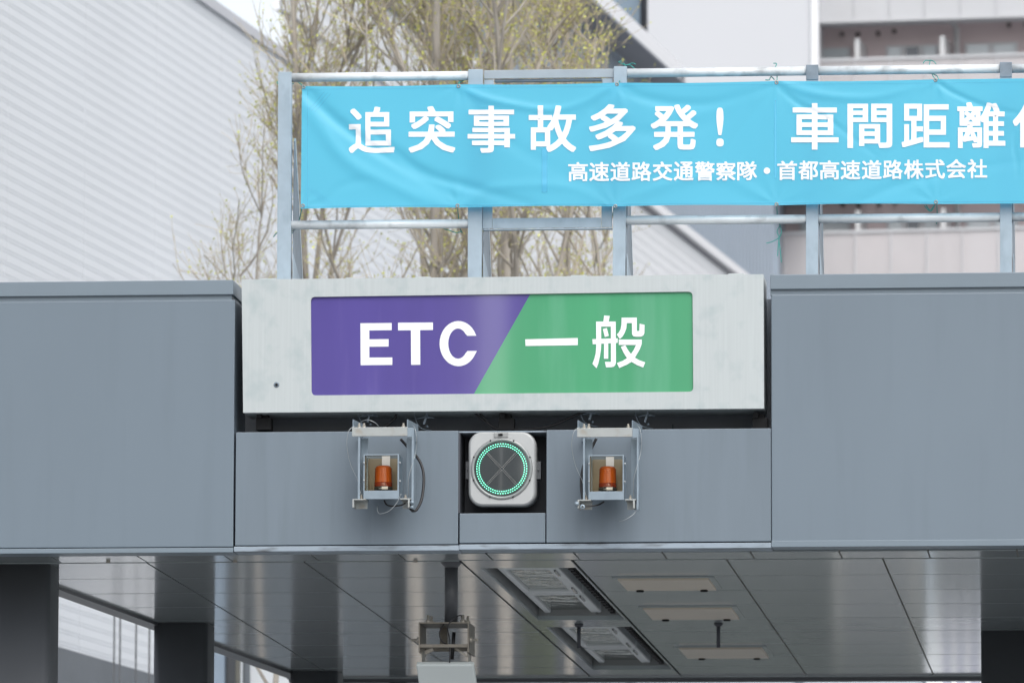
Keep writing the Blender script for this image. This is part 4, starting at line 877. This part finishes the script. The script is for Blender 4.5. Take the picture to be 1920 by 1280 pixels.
for q_ in range(2600):
    c = Vector((random.uniform(hx0, hx1), 90.5+random.uniform(-.35, .35), random.uniform(.05, 2.7))); n1 = Vector((random.gauss(0, 1), random.gauss(0, 1), random.gauss(0, 1))).normalized(); u = n1.orthogonal().normalized()*.07; v_ = n1.cross(u.normalized())*.05
    hd.face([c-u, c-v_, c+u, c+v_])
tag(hd.build('hedge', mat('spring hedge leaves', (.16, .20, .06), .6, 0, .4, 3), None, fix=False, loc=((hx0+hx1)/2, 90.5, 0)), 'unseen yellow green hedge, added for its lamp reflection, in front of the dark green wall', 'hedge')  # out of view, added so the lamp panes mirror some green
kz = thing('roadside_kiosk', 'pale low kiosk with dark windows in front of the dark green wall', 'kiosk', (at(1640, 1278, 88).x, 88, 0))
a, b = at(1562, 1278, 88), at(1725, 1278, 88); MB().box(a.x, b.x, 88, 90, 0, 1.75).build('kiosk_wall', mat('cream wall', (.36, .36, .34), .5), kz)
for q_ in (.35, .95, 1.5): MB().box(a.x+.16, b.x-.14, 87.97, 87.998, q_, q_+.32).build('window', mat('slate glass', (.14, .16, .19), .3), kz)
hz = thing('striped_hoarding', 'white and lavender striped hoarding beside the right column beyond the canopy', 'hoarding', (at(1787, 1278, 80).x, 80, 0))
for i_, (x0, x1) in enumerate(((1736, 1768), (1768, 1784), (1784, 1794), (1794, 1810), (1810, 1819), (1819, 1838), (1838, 1860))):
    a, b = at(x0, 1278, 80), at(x1, 1278, 80); MB().box(a.x+.001, b.x-.001, 80, 80.1, 2.3, 8.2).build('stripe_panel', M_BWHITE if i_ % 2 == 0 else mat('lavender panel', (.42, .43, .52), .5), hz)
for x0 in (1745, 1850): a = at(x0, 1278, 80.2); MB().box(a.x-.04, a.x+.04, 80.12, 80.2, 0, 8.2).build('post', M_GALV, hz)
# buildings across the road behind the camera, mirrored in the sign and the signal glass
for x0, x1, y0, zt_o, l in ((-32, -15.2, -60, 45, 'grey office block across the road, left of the gap'), (-13.2, -9.2, -58, 26, 'narrow office tower across the road, right of the gap')):
    ob = thing('office_block', l, 'building', ((x0+x1)/2, y0, 0))
    MB().box(x0, x1, y0-12, y0, 0, zt_o).build('wall', mat('office concrete', (.22, .23, .24), .6), ob)
    z = 3.0
    while z < zt_o-2: MB().box(x0+.5, x1-.5, y0+.002, y0+.05, z, z+1.5).build('window_band', M_WIND if False else mat('office glass', (.06, .07, .085), .1), ob); z += 3.2
# ---------------------------------------------------------------- trees
M_BARK = mat('grey brown bark', (.36, .33, .29), .85, 0, .3, 6, (1, 1, .3), bump=.01, bscale=20)
M_TWIG = mat('tan twigs', (.50, .43, .32), .8, 0, .25, 3)
M_BUD = mat('yellow green buds', (.58, .60, .16), .6, 0, .3, 2)
rnd = random.Random(5)
def rv(s_=1): return Vector((rnd.gauss(0, s_), rnd.gauss(0, s_), rnd.gauss(0, s_)))
def grow(p, d, ln, r0, r1, n, wob, up):
    pts = [p.copy()]; q = p.copy(); dd = d.normalized()
    for i in range(n): dd = (dd+rv(wob)+Vector((0, 0, up))).normalized(); q = q+dd*ln/n; pts.append(q.copy())
    return pts, [r0+(r1-r0)*i/n for i in range(n+1)]
def tree(px, Y, htop, label, nstem, seed, rad, lean=0.0, rt=.12, nb=24, budp=1.0):
    rnd.seed(seed); base = Vector((X_(px, Y, 500), Y, 0)); t = thing('bare_tree', label, 'tree', base, 'bare budding trees behind the canopy')
    tk = MB(); tw = MB(); bd = MB(); stems = []
    pts, rs = grow(base, Vector((0, 0, 1)), htop, rt, .02, 16, .012, .03); tk.tube(pts, rs, 10); stems.append((pts, rs))
    for k in range(nstem):
        i = rnd.randint(6, 11); a = rnd.uniform(0, 6.28); d = Vector((math.cos(a)*.62+lean, math.sin(a)*.62, 1)); ln = (htop-pts[i].z)*rnd.uniform(.6, .95)
        ps, rr = grow(pts[i], d, ln, rs[i]*.62, .009, 10, .085, .07)
        while len(ps) > 4 and abs(ps[-1].x-base.x-lean*2.2) > rad: ps.pop(); rr.pop()
        rr[-1] = .006; tk.tube(ps, rr, 7); stems.append((ps, rr))
    def bud(p, s_):
        n1 = rv().normalized(); u = n1.orthogonal().normalized()*s_; v = n1.cross(u.normalized())*s_; bd.face([p-u, p-v*.7, p+u, p+v*.7])
        n1 = rv().normalized(); u = n1.orthogonal().normalized()*s_; v = n1.cross(u.normalized())*s_; bd.face([p-u, p-v*.7, p+u, p+v*.7])
    def ok(p): return abs(p.x-base.x-lean*2.2) < rad+.12*math.sin(p.z*3+p.y)
    for si, (ps, rr) in enumerate(stems):
        for _ in range(nb):
            f = rnd.uniform(.1 if si else .5, .98); fi = f*(len(ps)-1); i = int(fi); p = ps[i].lerp(ps[min(i+1, len(ps)-1)], fi-i)
            if p.z < 7 or (p.z < 11 and rnd.random() < .42): continue
            a = rnd.uniform(0, 6.28); d = Vector((math.cos(a)*1.0+lean, math.sin(a)*1.0, .9)); ln = rnd.uniform(.5, 1.5)
            b1, br = grow(p, d, ln, rr[i]*.45+.004, .0035, 8, .10, .08)
            if not ok(b1[-1]): b1 = b1[:5]; br = br[:5]
            if not ok(b1[-1]): continue
            tk.tube(b1, br, 5, False)
            for _ in range(6):
                j = rnd.randint(1, len(b1)-2); dd = (b1[j+1]-b1[j]).normalized()+rv(.5)+Vector((0, 0, .2)); b2, r2 = grow(b1[j], dd, rnd.uniform(.25, .7), .0042, .002, 5, .12, .10); tw.tube(b2, r2, 3, False)
                for q_ in range(rnd.randint(3, 8) if b2[-1].z > 11.2 else 2):
                    if rnd.random() < budp: bud(b2[rnd.randint(1, 5)]+rv(.012), rnd.uniform(.008, .017))
                for _ in range(2):
                    j2 = rnd.randint(1, 4); b3, r3 = grow(b2[j2], (b2[j2+1]-b2[j2]).normalized()+rv(.5), rnd.uniform(.1, .35), .003, .0018, 3, .12, .08); tw.tube(b3, r3, 3, False)
                    if rnd.random() < budp: bud(b3[-1], rnd.uniform(.008, .018)); bud(b3[1]+rv(.01), rnd.uniform(.006, .014))
    tk.build('trunk', M_BARK, t); tw.build('crown', M_TWIG, t, fix=False); bd.build('buds', M_BUD, t, fix=False)
tree(765, 60, 16.0, 'bare tree with the thickest upright trunk, left of the second frame post', 8, 3, .75, 0, .085)
tree(868, 62.5, 16.5, 'bare multi stemmed tree directly behind the second frame post', 8, 8, .7, 0, .09)
tree(945, 61, 16, 'densest budding tree showing through the link frame between two posts', 9, 21, .75, .02, .085, 28, 1.8)
tree(640, 61.5, 15, 'slender bare tree leaning left behind the left bay of the frame', 5, 34, .62, -.05, .05, 28, .8)
tree(478, 62.5, 11.9, 'short low bare sapling left of the frame end post', 5, 77, .55, -.06, .035, 34, .8)
tree(1050, 64, 14.2, 'rightmost budding tree with fresh yellow green tips by the middle post', 8, 55, .62, .04, .05, 30, 3)
